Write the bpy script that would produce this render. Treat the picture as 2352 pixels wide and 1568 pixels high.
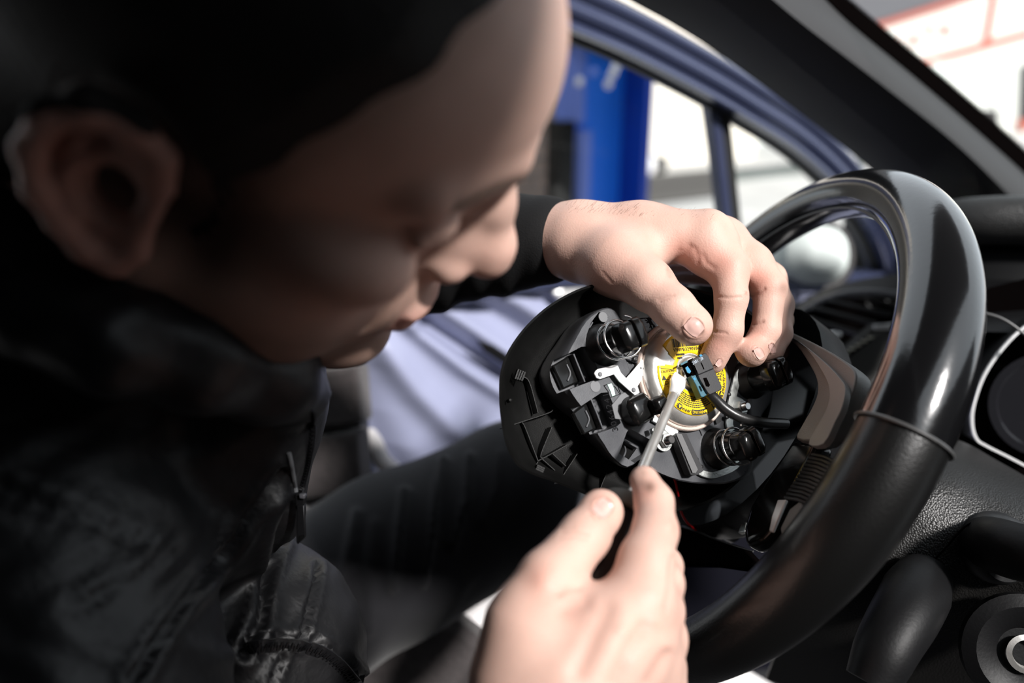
import bpy, math, random
import numpy as np
from mathutils import Vector, Matrix
from mathutils.bvhtree import BVHTree
import openvdb
random.seed(7); rng = np.random.default_rng(7)
for o in list(bpy.data.objects): bpy.data.objects.remove(o)
sc = bpy.context.scene
# ------------------------------------------------------------------ camera
F = 1830.0
CAM = np.array([0.0, 0.0, 1.20])
YAW, PITCH = math.radians(30), math.radians(20)
cr = np.array([math.cos(YAW), -math.sin(YAW), 0.0])
cf = np.array([math.sin(YAW)*math.cos(PITCH), math.cos(YAW)*math.cos(PITCH), -math.sin(PITCH)])
cu = np.cross(cr, cf)
C2W = np.stack([cr, cu, cf], 1)            # camera metric coordinates (right, up, forward) -> world
cam = bpy.data.cameras.new('camera'); cam.sensor_width = 36.0; cam.lens = F/2352*36.0
cam.clip_start = 0.02; cam.clip_end = 200
cam.dof.use_dof = True; cam.dof.focus_distance = 0.478; cam.dof.aperture_fstop = 2.9; cam.dof.aperture_blades = 9
co = bpy.data.objects.new('camera', cam); sc.collection.objects.link(co)
co.matrix_world = Matrix([list(cr)+[0], list(cu)+[0], list(-cf)+[0], [0, 0, 0, 1]]).transposed()
co.location = CAM
sc.camera = co
sc.view_settings.view_transform = 'Standard'; sc.view_settings.look = 'None'
sc.view_settings.gamma = 1.0; sc.view_settings.exposure = 0.0; sc.view_settings.use_curve_mapping = False
# ------------------------------------------------------------------ light
wd = bpy.data.worlds.new('sky'); sc.world = wd; wd.use_nodes = True
bg = wd.node_tree.nodes['Background']; bg.inputs[0].default_value = (0.86, 0.93, 1.0, 1); bg.inputs[1].default_value = 1.35
sun = bpy.data.lights.new('sun', 'SUN'); sun.energy = 6.6; sun.angle = math.radians(6); sun.color = (1.0, 0.965, 0.94)
so = bpy.data.objects.new('sun', sun); sc.collection.objects.link(so)
SUN = np.array([0.15, -0.76, 0.62]); SUN /= np.linalg.norm(SUN)
so.rotation_euler = Vector(SUN).to_track_quat('Z', 'Y').to_euler()
so.location = (3, -4, 6)
# ------------------------------------------------------------------ helpers
def cc(px, py, d): return np.array([(px-1176)/F*d, -(py-784)/F*d, d])
def c2w(P): return np.asarray(P) @ C2W.T + CAM
def W(px, py, d): return c2w(cc(px, py, d))
def ray(px, py):
    v = C2W @ np.array([(px-1176)/F, -(py-784)/F, 1.0]); return v
def hit(px, py, o, n):
    v = ray(px, py); return CAM + v*(np.dot(np.asarray(o)-CAM, n)/np.dot(v, n))
def onY(px, py, Y): return hit(px, py, (0, Y, 0), np.array([0, 1., 0]))
def onX(px, py, X): return hit(px, py, (X, 0, 0), np.array([1., 0, 0]))
def unit(v): v = np.asarray(v, float); return v/np.linalg.norm(v)
def topx(P):
    q = (np.asarray(P)-CAM) @ C2W
    return np.stack([1176+F*q[:, 0]/q[:, 2], 784-F*q[:, 1]/q[:, 2]], 1)
class Pl:
    """a plane in the place, with points on it (or above it) found along sight lines"""
    def __init__(s, o, n): s.o = np.asarray(o, float); s.n = unit(n); s.u = unit(np.cross([0, 0, 1.], s.n)); s.v = np.cross(s.n, s.u)
    def P(s, px, py, h=0.0): return hit(px, py, s.o+s.n*h, s.n)
    def poly(s, pts, h=0.0): return np.array([s.P(x, y, h) for x, y in pts])
MATS = {}
def mat(name, col, rough=0.5, metal=0.0, bump=0.0, bscale=300.0, coat=0.0, sub=0.0, var=0.0, vscale=20.0, spec=0.5, sheen=0.0, aniso=0.0, voro=False, attr=None, emit=None, detail=3.0):
    m = bpy.data.materials.new(name); m.use_nodes = True; nt = m.node_tree; b = nt.nodes['Principled BSDF']
    b.inputs['Base Color'].default_value = (*col, 1); b.inputs['Roughness'].default_value = rough; b.inputs['Metallic'].default_value = metal
    b.inputs['Coat Weight'].default_value = coat; b.inputs['Coat Roughness'].default_value = 0.12
    b.inputs['Specular IOR Level'].default_value = spec
    b.inputs['Sheen Weight'].default_value = sheen
    if emit: b.inputs['Emission Color'].default_value = (*col, 1); b.inputs['Emission Strength'].default_value = emit
    if sub: b.inputs['Subsurface Weight'].default_value = sub; b.inputs['Subsurface Radius'].default_value = (1.0, 0.35, 0.2); b.inputs['Subsurface Scale'].default_value = 0.004
    tc = nt.nodes.new('ShaderNodeTexCoord')
    base = None
    if attr:
        a = nt.nodes.new('ShaderNodeVertexColor'); a.layer_name = attr; base = a.outputs[0]
    if var:
        n = nt.nodes.new('ShaderNodeTexNoise'); n.inputs['Scale'].default_value = vscale; n.inputs['Detail'].default_value = 4
        nt.links.new(tc.outputs['Object'], n.inputs['Vector'])
        r = nt.nodes.new('ShaderNodeMapRange'); r.inputs[1].default_value = .3; r.inputs[2].default_value = .7; r.inputs[3].default_value = 1-var; r.inputs[4].default_value = 1+var
        nt.links.new(n.outputs[0], r.inputs[0])
        mx = nt.nodes.new('ShaderNodeVectorMath'); mx.operation = 'SCALE'
        if base: nt.links.new(base, mx.inputs[0])
        else: mx.inputs[0].default_value = col
        nt.links.new(r.outputs[0], mx.inputs['Scale']); base = mx.outputs[0]
        r2 = nt.nodes.new('ShaderNodeMapRange'); r2.inputs[1].default_value = .3; r2.inputs[2].default_value = .7; r2.inputs[3].default_value = max(0, rough-.08); r2.inputs[4].default_value = rough+.08
        nt.links.new(n.outputs[0], r2.inputs[0]); nt.links.new(r2.outputs[0], b.inputs['Roughness'])
    if base: nt.links.new(base, b.inputs['Base Color'])
    if bump:
        n = nt.nodes.new('ShaderNodeTexVoronoi' if voro else 'ShaderNodeTexNoise'); n.inputs['Scale'].default_value = bscale
        if not voro: n.inputs['Detail'].default_value = detail
        nt.links.new(tc.outputs['Object'], n.inputs['Vector'])
        bp = nt.nodes.new('ShaderNodeBump'); bp.inputs['Strength'].default_value = min(1, bump); bp.inputs['Distance'].default_value = 0.6/bscale
        nt.links.new(n.outputs[0], bp.inputs['Height']); nt.links.new(bp.outputs[0], b.inputs['Normal'])
    MATS[name] = m; return m
def glassmat(name, tint=(1, 1, 1), ior=1.5):
    m = bpy.data.materials.new(name); m.use_nodes = True; nt = m.node_tree; nt.nodes.clear()
    out = nt.nodes.new('ShaderNodeOutputMaterial'); tr = nt.nodes.new('ShaderNodeBsdfTransparent'); gl = nt.nodes.new('ShaderNodeBsdfGlossy')
    tr.inputs[0].default_value = (*tint, 1); gl.inputs['Roughness'].default_value = 0.02
    lw = nt.nodes.new('ShaderNodeLayerWeight'); lw.inputs[0].default_value = .5; pw = nt.nodes.new('ShaderNodeMath'); pw.operation = 'POWER'; pw.inputs[1].default_value = 5
    nt.links.new(lw.outputs['Facing'], pw.inputs[0]); fr = nt.nodes.new('ShaderNodeMapRange'); fr.inputs[3].default_value = .03; fr.inputs[4].default_value = .7; nt.links.new(pw.outputs[0], fr.inputs[0]); mx = nt.nodes.new('ShaderNodeMixShader')
    nt.links.new(fr.outputs[0], mx.inputs[0]); nt.links.new(tr.outputs[0], mx.inputs[1]); nt.links.new(gl.outputs[0], mx.inputs[2]); nt.links.new(mx.outputs[0], out.inputs[0])
    return m
def tag(o, label=None, cat=None, group=None, kind=None):
    if label: o['label'] = label
    if cat: o['category'] = cat
    if group: o['group'] = group
    if kind: o['kind'] = kind
    return o
def wloc(o):
    l = Vector((0, 0, 0))
    while o is not None: l = l+o.location; o = o.parent
    return np.array(l)
def thing(name, label, cat, loc, group=None, kind=None):
    o = bpy.data.objects.new(name, None); sc.collection.objects.link(o); o.location = loc; o.empty_display_size = .02
    return tag(o, label, cat, group, kind)
class MB:
    def __init__(s): s.V = []; s.Fa = []; s.n = 0
    def add(s, vf):
        V, Fa = vf; V = np.asarray(V, float).reshape(-1, 3); s.V.append(V); s.Fa += [tuple(int(i)+s.n for i in f) for f in Fa]; s.n += len(V); return s
def obj(name, vf, m, parent=None, bevel=0.0, smooth=40, label=None, kind=None, segs=2, fixn=True):
    if isinstance(vf, MB): V = np.concatenate(vf.V); Fa = vf.Fa
    else: V, Fa = vf
    V = np.asarray(V, float).reshape(-1, 3)
    org = wloc(parent) if parent is not None else np.array([V[:, 0].mean(), V[:, 1].mean(), V[:, 2].min()])
    me = bpy.data.meshes.new(name); me.from_pydata((V-org).tolist(), [], [tuple(int(i) for i in f) for f in Fa]); me.update()
    if fixn:
        import bmesh
        bm = bmesh.new(); bm.from_mesh(me); bmesh.ops.recalc_face_normals(bm, faces=bm.faces); bm.to_mesh(me); bm.free()
    if m: me.materials.append(m)
    o = bpy.data.objects.new(name, me); sc.collection.objects.link(o)
    if parent is not None: o.parent = parent
    else: o.location = org
    if smooth:
        for p in me.polygons: p.use_smooth = True
        me.set_sharp_from_angle(angle=math.radians(smooth))
    if bevel:
        b = o.modifiers.new('bevel', 'BEVEL'); b.width = bevel; b.segments = segs; b.limit_method = 'ANGLE'; b.angle_limit = math.radians(35); b.harden_normals = False
    if label: o['label'] = label
    if kind: o['kind'] = kind
    return o
def prism(poly, vec):
    P = np.asarray(poly, float); n = len(P); V = np.concatenate([P, P+np.asarray(vec)])
    return V, [tuple(range(n))[::-1], tuple(range(n, 2*n))]+[(i, (i+1) % n, (i+1) % n+n, i+n) for i in range(n)]
def loft(rings, cap=True, closed=True):
    R = [np.asarray(r, float) for r in rings]; n = len(R[0]); V = np.concatenate(R); Fa = []
    for k in range(len(R)-1):
        for i in range(n if closed else n-1):
            j = (i+1) % n; Fa.append((k*n+i, k*n+j, (k+1)*n+j, (k+1)*n+i))
    if cap and closed: Fa.append(tuple(range(n))[::-1]); Fa.append(tuple(range((len(R)-1)*n, len(R)*n)))
    return V, Fa
def smooth_path(pts, n=8, closed=False):
    P = np.asarray(pts, float); m = len(P); out = []
    for i in range(m if closed else m-1):
        p0 = P[(i-1) % m] if closed or i > 0 else 2*P[0]-P[1]; p1 = P[i]; p2 = P[(i+1) % m]
        p3 = P[(i+2) % m] if closed or i+2 < m else 2*P[-1]-P[-2]
        for k in range(n):
            t = k/n; out.append(.5*((2*p1)+(-p0+p2)*t+(2*p0-5*p1+4*p2-p3)*t*t+(-p0+3*p1-3*p2+p3)*t**3))
    if not closed: out.append(P[-1])
    return np.array(out)
def tube(path, r, n=12, closed=False, cap=True):
    P = np.asarray(path, float); m = len(P); r = np.broadcast_to(np.asarray(r, float), (m,))
    T = np.roll(P, -1, 0)-np.roll(P, 1, 0) if closed else np.gradient(P, axis=0)
    T /= np.linalg.norm(T, axis=1)[:, None]+1e-12
    a = np.cross(T[0], [0, 0, 1.]);
    if np.linalg.norm(a) < .1: a = np.cross(T[0], [0, 1., 0])
    a = unit(a); rings = []
    for i in range(m):
        a = unit(a-T[i]*np.dot(a, T[i])); b = np.cross(T[i], a); t = np.linspace(0, 2*np.pi, n, endpoint=False)
        rings.append(P[i]+r[i]*(np.cos(t)[:, None]*a+np.sin(t)[:, None]*b))
    if closed: rings.append(rings[0]); return loft(rings, cap=False)
    return loft(rings, cap=cap)
def revolve(profile, c, axis, n=32, cap=True):
    ax = unit(axis); a = unit(np.cross(ax, [0.3, 0.2, 1.])); b = np.cross(ax, a); t = np.linspace(0, 2*np.pi, n, endpoint=False)
    return loft([np.asarray(c)+ax*h+r*(np.cos(t)[:, None]*a+np.sin(t)[:, None]*b) for r, h in profile], cap=cap)
def sweep(path, up, prof, closed=False):
    P = np.asarray(path, float); up = unit(up); T = np.roll(P, -1, 0)-np.roll(P, 1, 0) if closed else np.gradient(P, axis=0)
    rings = []
    for p, t in zip(P, T):
        t = unit(t-up*np.dot(t, up)); s = np.cross(up, t); rings.append([p+a*s+b*up for a, b in prof])
    if closed: rings.append(rings[0])
    return loft(rings, cap=not closed)
def band(path, w, up, h0, h1, closed=False): return sweep(path, up, [(-w/2, h0), (w/2, h0), (w/2, h1), (-w/2, h1)], closed)
def box(c, ax, hd):
    c = np.asarray(c, float); A = np.array([unit(a) for a in ax]); V = [c+sx*hd[0]*A[0]+sy*hd[1]*A[1]+sz*hd[2]*A[2] for sx, sy, sz in [(-1, -1, -1), (1, -1, -1), (1, 1, -1), (-1, 1, -1), (-1, -1, 1), (1, -1, 1), (1, 1, 1), (-1, 1, 1)]]
    return np.array(V), [(0, 3, 2, 1), (4, 5, 6, 7), (0, 1, 5, 4), (1, 2, 6, 5), (2, 3, 7, 6), (3, 0, 4, 7)]
AX = np.eye(3)
def wbox(x0, x1, y0, y1, z0, z1): return box(((x0+x1)/2, (y0+y1)/2, (z0+z1)/2), AX, (abs(x1-x0)/2, abs(y1-y0)/2, abs(z1-z0)/2))
def sheet(grid, thick):
    G = np.asarray(grid, float); m, n = G.shape[:2]; t = np.asarray(thick, float)
    V = np.concatenate([G.reshape(-1, 3), (G+t).reshape(-1, 3)]); N = m*n; Fa = []
    for i in range(m-1):
        for j in range(n-1):
            a, b, c_, d = i*n+j, i*n+j+1, (i+1)*n+j+1, (i+1)*n+j; Fa += [(a, b, c_, d), (a+N, d+N, c_+N, b+N)]
    for i in range(m-1): Fa += [(i*n, (i+1)*n, (i+1)*n+N, i*n+N), (i*n+n-1, i*n+n-1+N, (i+1)*n+n-1+N, (i+1)*n+n-1)]
    for j in range(n-1): Fa += [(j, j+N, j+1+N, j+1), ((m-1)*n+j, (m-1)*n+j+1, (m-1)*n+j+1+N, (m-1)*n+j+N)]
    return V, Fa
def pdist(Q, poly):
    """distance of 2-D points Q to a polyline"""
    Q = np.asarray(Q, float); poly = np.asarray(poly, float); d = np.full(len(Q), 1e9)
    for a, b in zip(poly[:-1], poly[1:]):
        ab = b-a; t = np.clip(((Q-a) @ ab)/(ab @ ab+1e-9), 0, 1); d = np.minimum(d, np.linalg.norm(Q-a-t[:, None]*ab, axis=1))
    return d
FONT = None
def text_vf(s, o, u, v, n, h, size, thick=.0001, spacing=1.0, center=True):
    cu_ = bpy.data.curves.new('t', 'FONT'); cu_.body = s; cu_.size = size; cu_.extrude = thick; cu_.space_character = spacing
    if center: cu_.align_x = 'CENTER'; cu_.align_y = 'CENTER'
    cu_.resolution_u = 2
    ob = bpy.data.objects.new('t', cu_); sc.collection.objects.link(ob); dg = bpy.context.evaluated_depsgraph_get(); dg.update()
    me = ob.evaluated_get(dg).to_mesh(); V = np.array([x.co[:] for x in me.vertices]).reshape(-1, 3); Fa = [tuple(p.vertices) for p in me.polygons]
    ob.to_mesh_clear() if False else None
    bpy.data.objects.remove(ob); bpy.data.curves.remove(cu_)
    return np.asarray(o)+V[:, :1]*np.asarray(u)+V[:, 1:2]*np.asarray(v)+(V[:, 2:]+h)*np.asarray(n), Fa
# ------------------------------------------------------------------ materials
lin = lambda r, g, b: tuple(((x/255+.055)/1.055)**2.4 if x > 10 else x/255/12.92 for x in (r, g, b))
M = {}
M['blk'] = mat('black_plastic', (.011, .011, .0115), .38, bump=.25, bscale=1800)
M['blkg'] = mat('glossy_black_plastic', (.006, .006, .006), .16, spec=.45)
M['cover'] = mat('cover_shell_plastic', (.004, .004, .0039), .45, spec=.22, bump=.35, bscale=2200, var=.2, vscale=40)
M['brk'] = mat('bracket_plastic', (.062, .064, .070), .34, bump=.15, bscale=1500, var=.08, vscale=60)
M['mark'] = mat('moulded_mark', (.010, .010, .011), .9, spec=.1)
M['steel'] = mat('brushed_steel', (.66, .64, .61), .32, .75, bump=.08, bscale=900, var=.1, vscale=60)
M['chrome'] = mat('bright_chrome', (.95, .95, .95), .30, .45)
M['zinc'] = mat('zinc_plate', (.66, .68, .66), .38, 1.0, bump=.1, bscale=800, var=.12, vscale=150)
M['white_metal'] = mat('pale_metal', (.86, .86, .86), .45, .0, spec=.6)
M['wire'] = mat('spring_wire', (.72, .72, .72), .2, 1.0)
M['yellow'] = mat('yellow_label', (.93, .60, .015), .33, coat=.2)
M['ink'] = mat('black_ink', (.012, .011, .008), .5)
M['inkw'] = mat('white_ink', (.45, .52, .6), .5)
M['cord'] = mat('woven_cord', (.58, .46, .40), .8, bump=.6, bscale=1400)
M['plug'] = mat('plug_plastic', (.022, .022, .024), .42, bump=.1, bscale=1500)
M['teal'] = mat('teal_plastic', (.035, .12, .16), .4)
M['cyan'] = mat('blue_plastic', (.03, .22, .40), .35)
M['cable'] = mat('cable_rubber', (.014, .014, .014), .33, bump=.08, bscale=900)
M['red'] = mat('red_wire', (.55, .008, .012), .3)
M['green'] = mat('green_sticker', (.50, .80, .66), .6)
M['foam'] = mat('black_foam', (.03, .03, .032), .8, bump=.4, bscale=1200)
M['leather'] = mat('wheel_leather', (.004, .004, .0045), .16, bump=.04, bscale=250, coat=.8)
M['perf'] = mat('perforated_leather', (.004, .004, .004), .34, bump=.15, bscale=900, voro=True, coat=.1)
M['seam'] = mat('wheel_seam', (.06, .06, .06), .35)
M['shroud'] = mat('grey_spoke_plastic', (.20, .20, .195), .40, bump=.35, bscale=1500, var=.12, vscale=50)
M['dash'] = mat('grained_dash', (.008, .0076, .0072), .40, bump=.5, bscale=900, voro=True)
M['dashpad'] = mat('grained_dash_pad', (.022, .022, .022), .45, bump=.6, bscale=700, voro=True)
M['dark'] = mat('dark_trim', (.004, .004, .0045), .5, spec=.22, bump=.1, bscale=500)
M['pillar'] = mat('pillar_cloth', (.006, .006, .0065), .75, bump=.2, bscale=900)
M['pillar_grey'] = mat('pillar_grey_cloth', (.032, .033, .035), .8, bump=.2, bscale=900)
M['frit'] = mat('windscreen_black_edge', (.002, .0015, .0015), .8, spec=.0)
M['paint'] = mat('lilac_paint', (.30, .32, .455), .34, .0, coat=.5, var=.03, vscale=6)
M['paintd'] = mat('blue_grey_paint', (.055, .066, .125), .24, .3, coat=.8, var=.03, vscale=6)
M['rubber'] = mat('window_rubber', (.008, .008, .008), .6)
M['seat'] = mat('seat_cloth', (.045, .038, .038), .9, bump=.7, bscale=260, sheen=.2, var=.25, vscale=90)
M['cream'] = mat('cream_trim', (.50, .42, .34), .6)
M['white'] = mat('white_cover_sheet', (.86, .83, .83), .6, bump=.05, bscale=40)
M['carpet'] = mat('floor_carpet', (.015, .015, .017), .95)
M['jacket'] = mat('quilted_jacket_nylon', (.0055, .0055, .0065), .50, bump=.16, bscale=45, detail=4)
M['sleeve'] = mat('hoodie_sleeve_cotton', (.006, .006, .0065), .8, spec=.25, bump=.4, bscale=900)
M['trouser'] = mat('work_trousers_cloth', (.007, .007, .009), .85, spec=.25, bump=.4, bscale=900, sheen=.15)
M['zip'] = mat('zipper_black', (.02, .02, .022), .28, .6)
M['hair'] = mat('short_dark_hair', (.008, .006, .005), .8, bump=.6, bscale=500)
M['skin'] = mat('skin', (.62, .36, .28), .52, spec=.35, bump=.30, bscale=900, sub=.12, attr='tint', var=.06, vscale=55)
M['nail'] = mat('fingernail', (.64, .41, .36), .30, coat=.2, var=.08, vscale=200)
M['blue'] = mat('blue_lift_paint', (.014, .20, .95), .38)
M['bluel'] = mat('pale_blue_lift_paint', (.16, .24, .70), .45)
M['wall'] = mat('cream_render', (.80, .74, .65), .9, bump=.1, bscale=15)
M['wallw'] = mat('white_render', (.72, .73, .68), .9)
M['redt'] = mat('red_trim', (.50, .13, .09), .8)
M['brick'] = mat('brown_brick', (.26, .19, .15), .9, var=.35, vscale=3)
M['mortar'] = mat('mortar', (.35, .31, .27), .95)
M['gate'] = mat('grey_gate_paint', (.032, .030, .030), .6)
M['gatel'] = mat('pale_gate_rail', (.075, .07, .066), .6)
M['paleg'] = mat('pale_green_wall', (.40, .44, .41), .9)
M['winl'] = mat('pale_window_pane', (.8, .85, .8), .2)
M['concrete'] = mat('concrete', (.42, .41, .40), .9, var=.1, vscale=2)
M['roofg'] = mat('grey_roofing', (.10, .10, .11), .7)
M['glass'] = glassmat('window_glass', (.97, .985, .98))
M['card'] = mat('brown_tape', (.14, .085, .04), .7)
M['mirror'] = mat('mirror_shell', (.62, .68, .66), .35)
M['lens'] = mat('dial_lens', (.01, .01, .012), .15)
M['led'] = mat('pale_mark', (.5, .48, .40), .5)
# ================================================================== SETTING: outside
obj('floor', wbox(-14, 26, -14, 26, -.1, 0), M['concrete'], kind='structure')
# building wall far beyond the driver's window
YW = 7.0
def wallpoly(pts, Y, t): return prism([onY(x, y, Y) for x, y in pts], (0, t, 0))
w = obj('wall_far', wbox(1.0, 7.4, YW, YW+.3, 0, 4.2), M['wall'], kind='structure')
w2 = obj('wall_pale', wbox(7.4, 16.5, YW+1.2, YW+1.5, 0, 3.1), M['paleg'], kind='structure')
for k, (x0, x1, y0, y1) in enumerate([(1690, 1742, 315, 388), (1772, 1812, 325, 440), (1838, 1880, 400, 470)]):
    a = onY(x0, y0, YW+1.2); b = onY(x1, y1, YW+1.2)
    fr = obj('window_%d' % (k+1), wbox(a[0]-.08, b[0]+.08, YW+1.12, YW+1.2, b[2]-.08, a[2]+.08), M['gatel'], kind='structure')
    obj('pane', wbox(a[0], b[0], YW+1.09, YW+1.12, b[2], a[2]), M['winl'], fr)
# building with red trims ahead of the windscreen
bo = W(2200, 200, 11.5); bn = unit(np.array([-.35, -.94, 0]))
bu = np.array([-bn[1], bn[0], 0.]); bu = bu if np.dot(bu, cr) > 0 else -bu
BP = Pl(bo, bn)
def bwp(pts, h=0): return [BP.P(x, y, h) for x, y in pts]
bw = obj('wall_front', prism([bo-bu*3.4+np.array([0, 0, z-bo[2]]) if False else BP.P(px, py) for px, py, z in [(1560, 300, 0), (1560, 170, 0), (2030, 50, 0), (2180, 3, 0), (2600, -150, 0), (2900, -260, 0), (2900, 900, 0), (1560, 900, 0)]], -bn*.3), M['wallw'], kind='structure')
def strip(name, pts, wd_, m, h=.04, par=None): return obj(name, band(np.array([BP.P(x, y, .0) for x, y in pts]), wd_, bn, 0.0, h), m, par)
tr = obj('trim_1', band(np.array([BP.P(x, y) for x, y in [(1560, 190), (2030, 52), (2185, 3), (2600, -150)]]), .10, bn, 0, .06), M['redt'], kind='structure')
obj('trim_2', band(np.array([BP.P(x, y) for x, y in [(2110, 145), (2352, 78), (2700, -20)]]), .085, bn, 0, .05), M['redt'], kind='structure')
obj('trim_3', band(np.array([BP.P(x, y) for x, y in [(2262, 100), (2280, 0), (2310, -160)]]), .07, bn, 0, .05), M['redt'], kind='structure')
rf = obj('roof_slab', prism([BP.P(x, y, .1) for x, y in [(1700, 100), (2030, 47), (2200, -8), (2600, -160), (2600, -300), (1980, -80), (1700, -20)]], -bn*2.0), M['roofg'], kind='structure')
sg = thing('wall_sign', 'faded red letters on the pale building seen through the windscreen', 'sign', BP.P(2120, 80))
for k, (x, y, s) in enumerate([(2068, 92, 14), (2101, 92, 20), (2137, 70, 19), (2172, 70, 21)]):
    hh_ = s*11.5/F*.62; c_ = BP.P(x, y, .02); vf = MB()
    for dx_, dz_, w2_, h2_ in [(-.5, 0, .16, 1), (.0, .85, .5, .16), (.0, 0, .5, .16), (.42, .42, .15, .5), (.42, -.45, .15, .45)][:5 if k % 2 else 4]: vf.add(box(c_+bu*dx_*hh_*.8+np.array([0, 0, dz_*hh_]), [bu, [0, 0, 1], bn], (w2_*hh_, h2_*hh_, .015)))
    obj('letter', vf, M['redt'], sg)
for k, pts in enumerate([[(2258, 250), (2288, 250), (2290, 300), (2262, 300)], [(2135, 140), (2185, 150), (2180, 175), (2140, 170)]]):
    obj('window_%d' % (k+4), prism(bwp(pts, .0), bn*.05), M['gate'] if k == 0 else M['winl'], kind='structure')
wn = obj('window_6', prism(bwp([(2345, 150), (2460, 120), (2460, 260), (2340, 275)], 0), bn*.05), M['gate'], kind='structure')
obj('sill', prism(bwp([(2334, 277), (2470, 255), (2470, 275), (2334, 296)], 0), bn*.09), M['redt'], wn)
# grey gate panels; the separate car mirror is grouped under them
YG = 5.2
gt = thing('metal_gate', 'grey gate panels with white wing mirror beyond the blue column', 'vehicle', onY(1560, 480, YG)*np.array([1, 1, 0]))
a = onY(1448, 408, YG); b = onY(1660, 520, YG)
obj('panel', wbox(a[0], b[0], YG, YG+.04, .1, a[2]), M['gate'], gt)
for y0, y1 in [(402, 412), (428, 446)]:
    p = onY(1480, y0, YG); q = onY(1660, y1, YG); obj('rail', wbox(a[0]+(.0 if y0 < 410 else .12), q[0], YG-.05, YG, q[2], p[2]), M['gatel'], gt)
obj('post', wbox(a[0]-.02, a[0]+.10, YG-.08, YG+.08, 0, a[2]+.02), M['gatel'], gt)
g2 = thing('metal_fence', 'green-grey fence panels seen through the small quarter window', 'fence', onY(1780, 480, YG+.6)*np.array([1, 1, 0]))
a = onY(1672, 415, YG+.6); b = onY(2000, 560, YG+.6)
obj('panel', wbox(a[0], b[0], YG+.6, YG+.64, .1, a[2]), mat('fence_grey', (.06, .07, .07), .7), g2)
for y0, y1 in [(408, 424), (440, 455)]:
    p = onY(1680, y0, YG+.6); q = onY(1990, y1, YG+.6); obj('rail', wbox(p[0], q[0], YG+.55, YG+.6, q[2], p[2]), mat('fence_rail', (.18, .20, .18), .7), g2)
# car mirror beyond
cm_ = obj('wing_mirror', tube([W(1445, 405, 5.06), W(1490, 395, 5.04)], .03), M['gate'], gt)
t = np.linspace(0, 2*np.pi, 20, endpoint=False)
def blob(pxc, pyc, rx, ry, d, depth, p=3.0):
    c = W(pxc, pyc, d); rx, ry = rx*d/F, ry*d/F
    e = lambda s: [c+cr*rx*s*np.sign(np.cos(a_))*abs(np.cos(a_))**(2/p)+cu*ry*s*np.sign(np.sin(a_))*abs(np.sin(a_))**(2/p) for a_ in t]
    return loft([np.array(e(.55))-cf*depth*.5, np.array(e(.9))-cf*depth*.35, np.array(e(1)), np.array(e(.95))+cf*depth*.4, np.array(e(.6))+cf*depth*.5])
obj('shell', blob(1472, 380, 34, 25, 5.0, .12), M['white'], cm_)
obj('housing', blob(1512, 378, 22, 19, 5.04, .12), M['gatel'], cm_)
obj('arm', tube([W(1445, 355, 5.05), W(1480, 358, 5.05), W(1510, 362, 5.05)], .012), M['gate'], cm_)
# blue lift column
lf = thing('lift_column', 'bright blue steel vehicle lift column with white hook beside the brick wall', 'lift', onY(1380, 470, 2.6)*np.array([1, 1, 0]))
yb = 2.6
a = onY(1326, 104, yb); b = onY(1436, 470, yb)
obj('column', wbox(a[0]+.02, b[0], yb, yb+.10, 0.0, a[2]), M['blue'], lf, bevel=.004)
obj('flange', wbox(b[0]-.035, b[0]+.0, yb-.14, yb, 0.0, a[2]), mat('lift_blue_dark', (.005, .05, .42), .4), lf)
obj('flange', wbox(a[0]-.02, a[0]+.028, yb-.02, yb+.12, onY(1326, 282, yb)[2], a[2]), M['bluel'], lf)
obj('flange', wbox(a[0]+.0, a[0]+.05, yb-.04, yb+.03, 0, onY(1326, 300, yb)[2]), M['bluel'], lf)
obj('cap', wbox(a[0]-.05, b[0]+.02, yb-.16, yb+.14, a[2], a[2]+.03), M['gate'], lf)
hk = smooth_path([W(1424, 106, 2.72), W(1421, 130, 2.70), W(1412, 160, 2.69), W(1402, 178, 2.69)], 5)
obj('hook', tube(hk, .012), M['white'], lf)
for x, y in [(1396, 196), (1330, 190), (1362, 168)]:
    p = W(x, y, 2.74); obj('bolt', revolve([(0.001, .0), (.012, .0), (.013, .02), (.006, .03), (0.001, .032)], p, -cf, 14), M['white'] if x != 1362 else M['bluel'], lf)
obj('black_cover', wbox(onY(1290, 300, 2.5)[0], onY(1322, 300, 2.5)[0], 2.5, 2.6, 0, onY(1300, 278, 2.5)[2]), M['blkg'], lf)
# brick wall to the left of the post: bricks built one by one where they show
YB = 3.4
bwall = obj('wall_brick', wbox(.2, onY(1316, 300, YB)[0], YB, YB+.2, 0, 1.75), M['mortar'], kind='structure')
a = onY(1180, 230, YB); b = onY(1316, 480, YB); bm0 = None
z = b[2]-.1; row = 0
while z < a[2]:
    x = a[0]-(0.11 if row % 2 else 0)
    while x < b[0]-.02:
        x1 = min(x+.21, b[0]-.01)
        if bm0 is None or abs(x1-x-.21) > .001:
            br = obj('brick', wbox(x+.006, x1-.006, YB-.012, YB+.02, z+.005, z+.065), M['brick'], bwall)
            if abs(x1-x-.21) < .001: bm0 = br; bx = x; bz = z
        else:
            br = bm0.copy(); sc.collection.objects.link(br); br.location = bm0.location+Vector((x-bx, random.uniform(-.004, .004), z-bz))
        x += .22
    z += .075; row += 1
obj('ceiling_sky_blocker', wbox(-6, 3.2, -1.0, 1.3, 3.2, 3.3), M['gate'], kind='structure')  # unseen slab, added to block overhead sky and narrow the rim's reflection
obj('wall_light_blocker', wbox(-9, 12, -5.2, -5.0, 0, 3.6), M['dark'], kind='structure')  # unseen dark wall, added to cut low sky light and rim reflections
obj('wall_workshop_rear', wbox(-6.2, -6, -5.2, 7, 0, 3.6), M['gate'], kind='structure')
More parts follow.
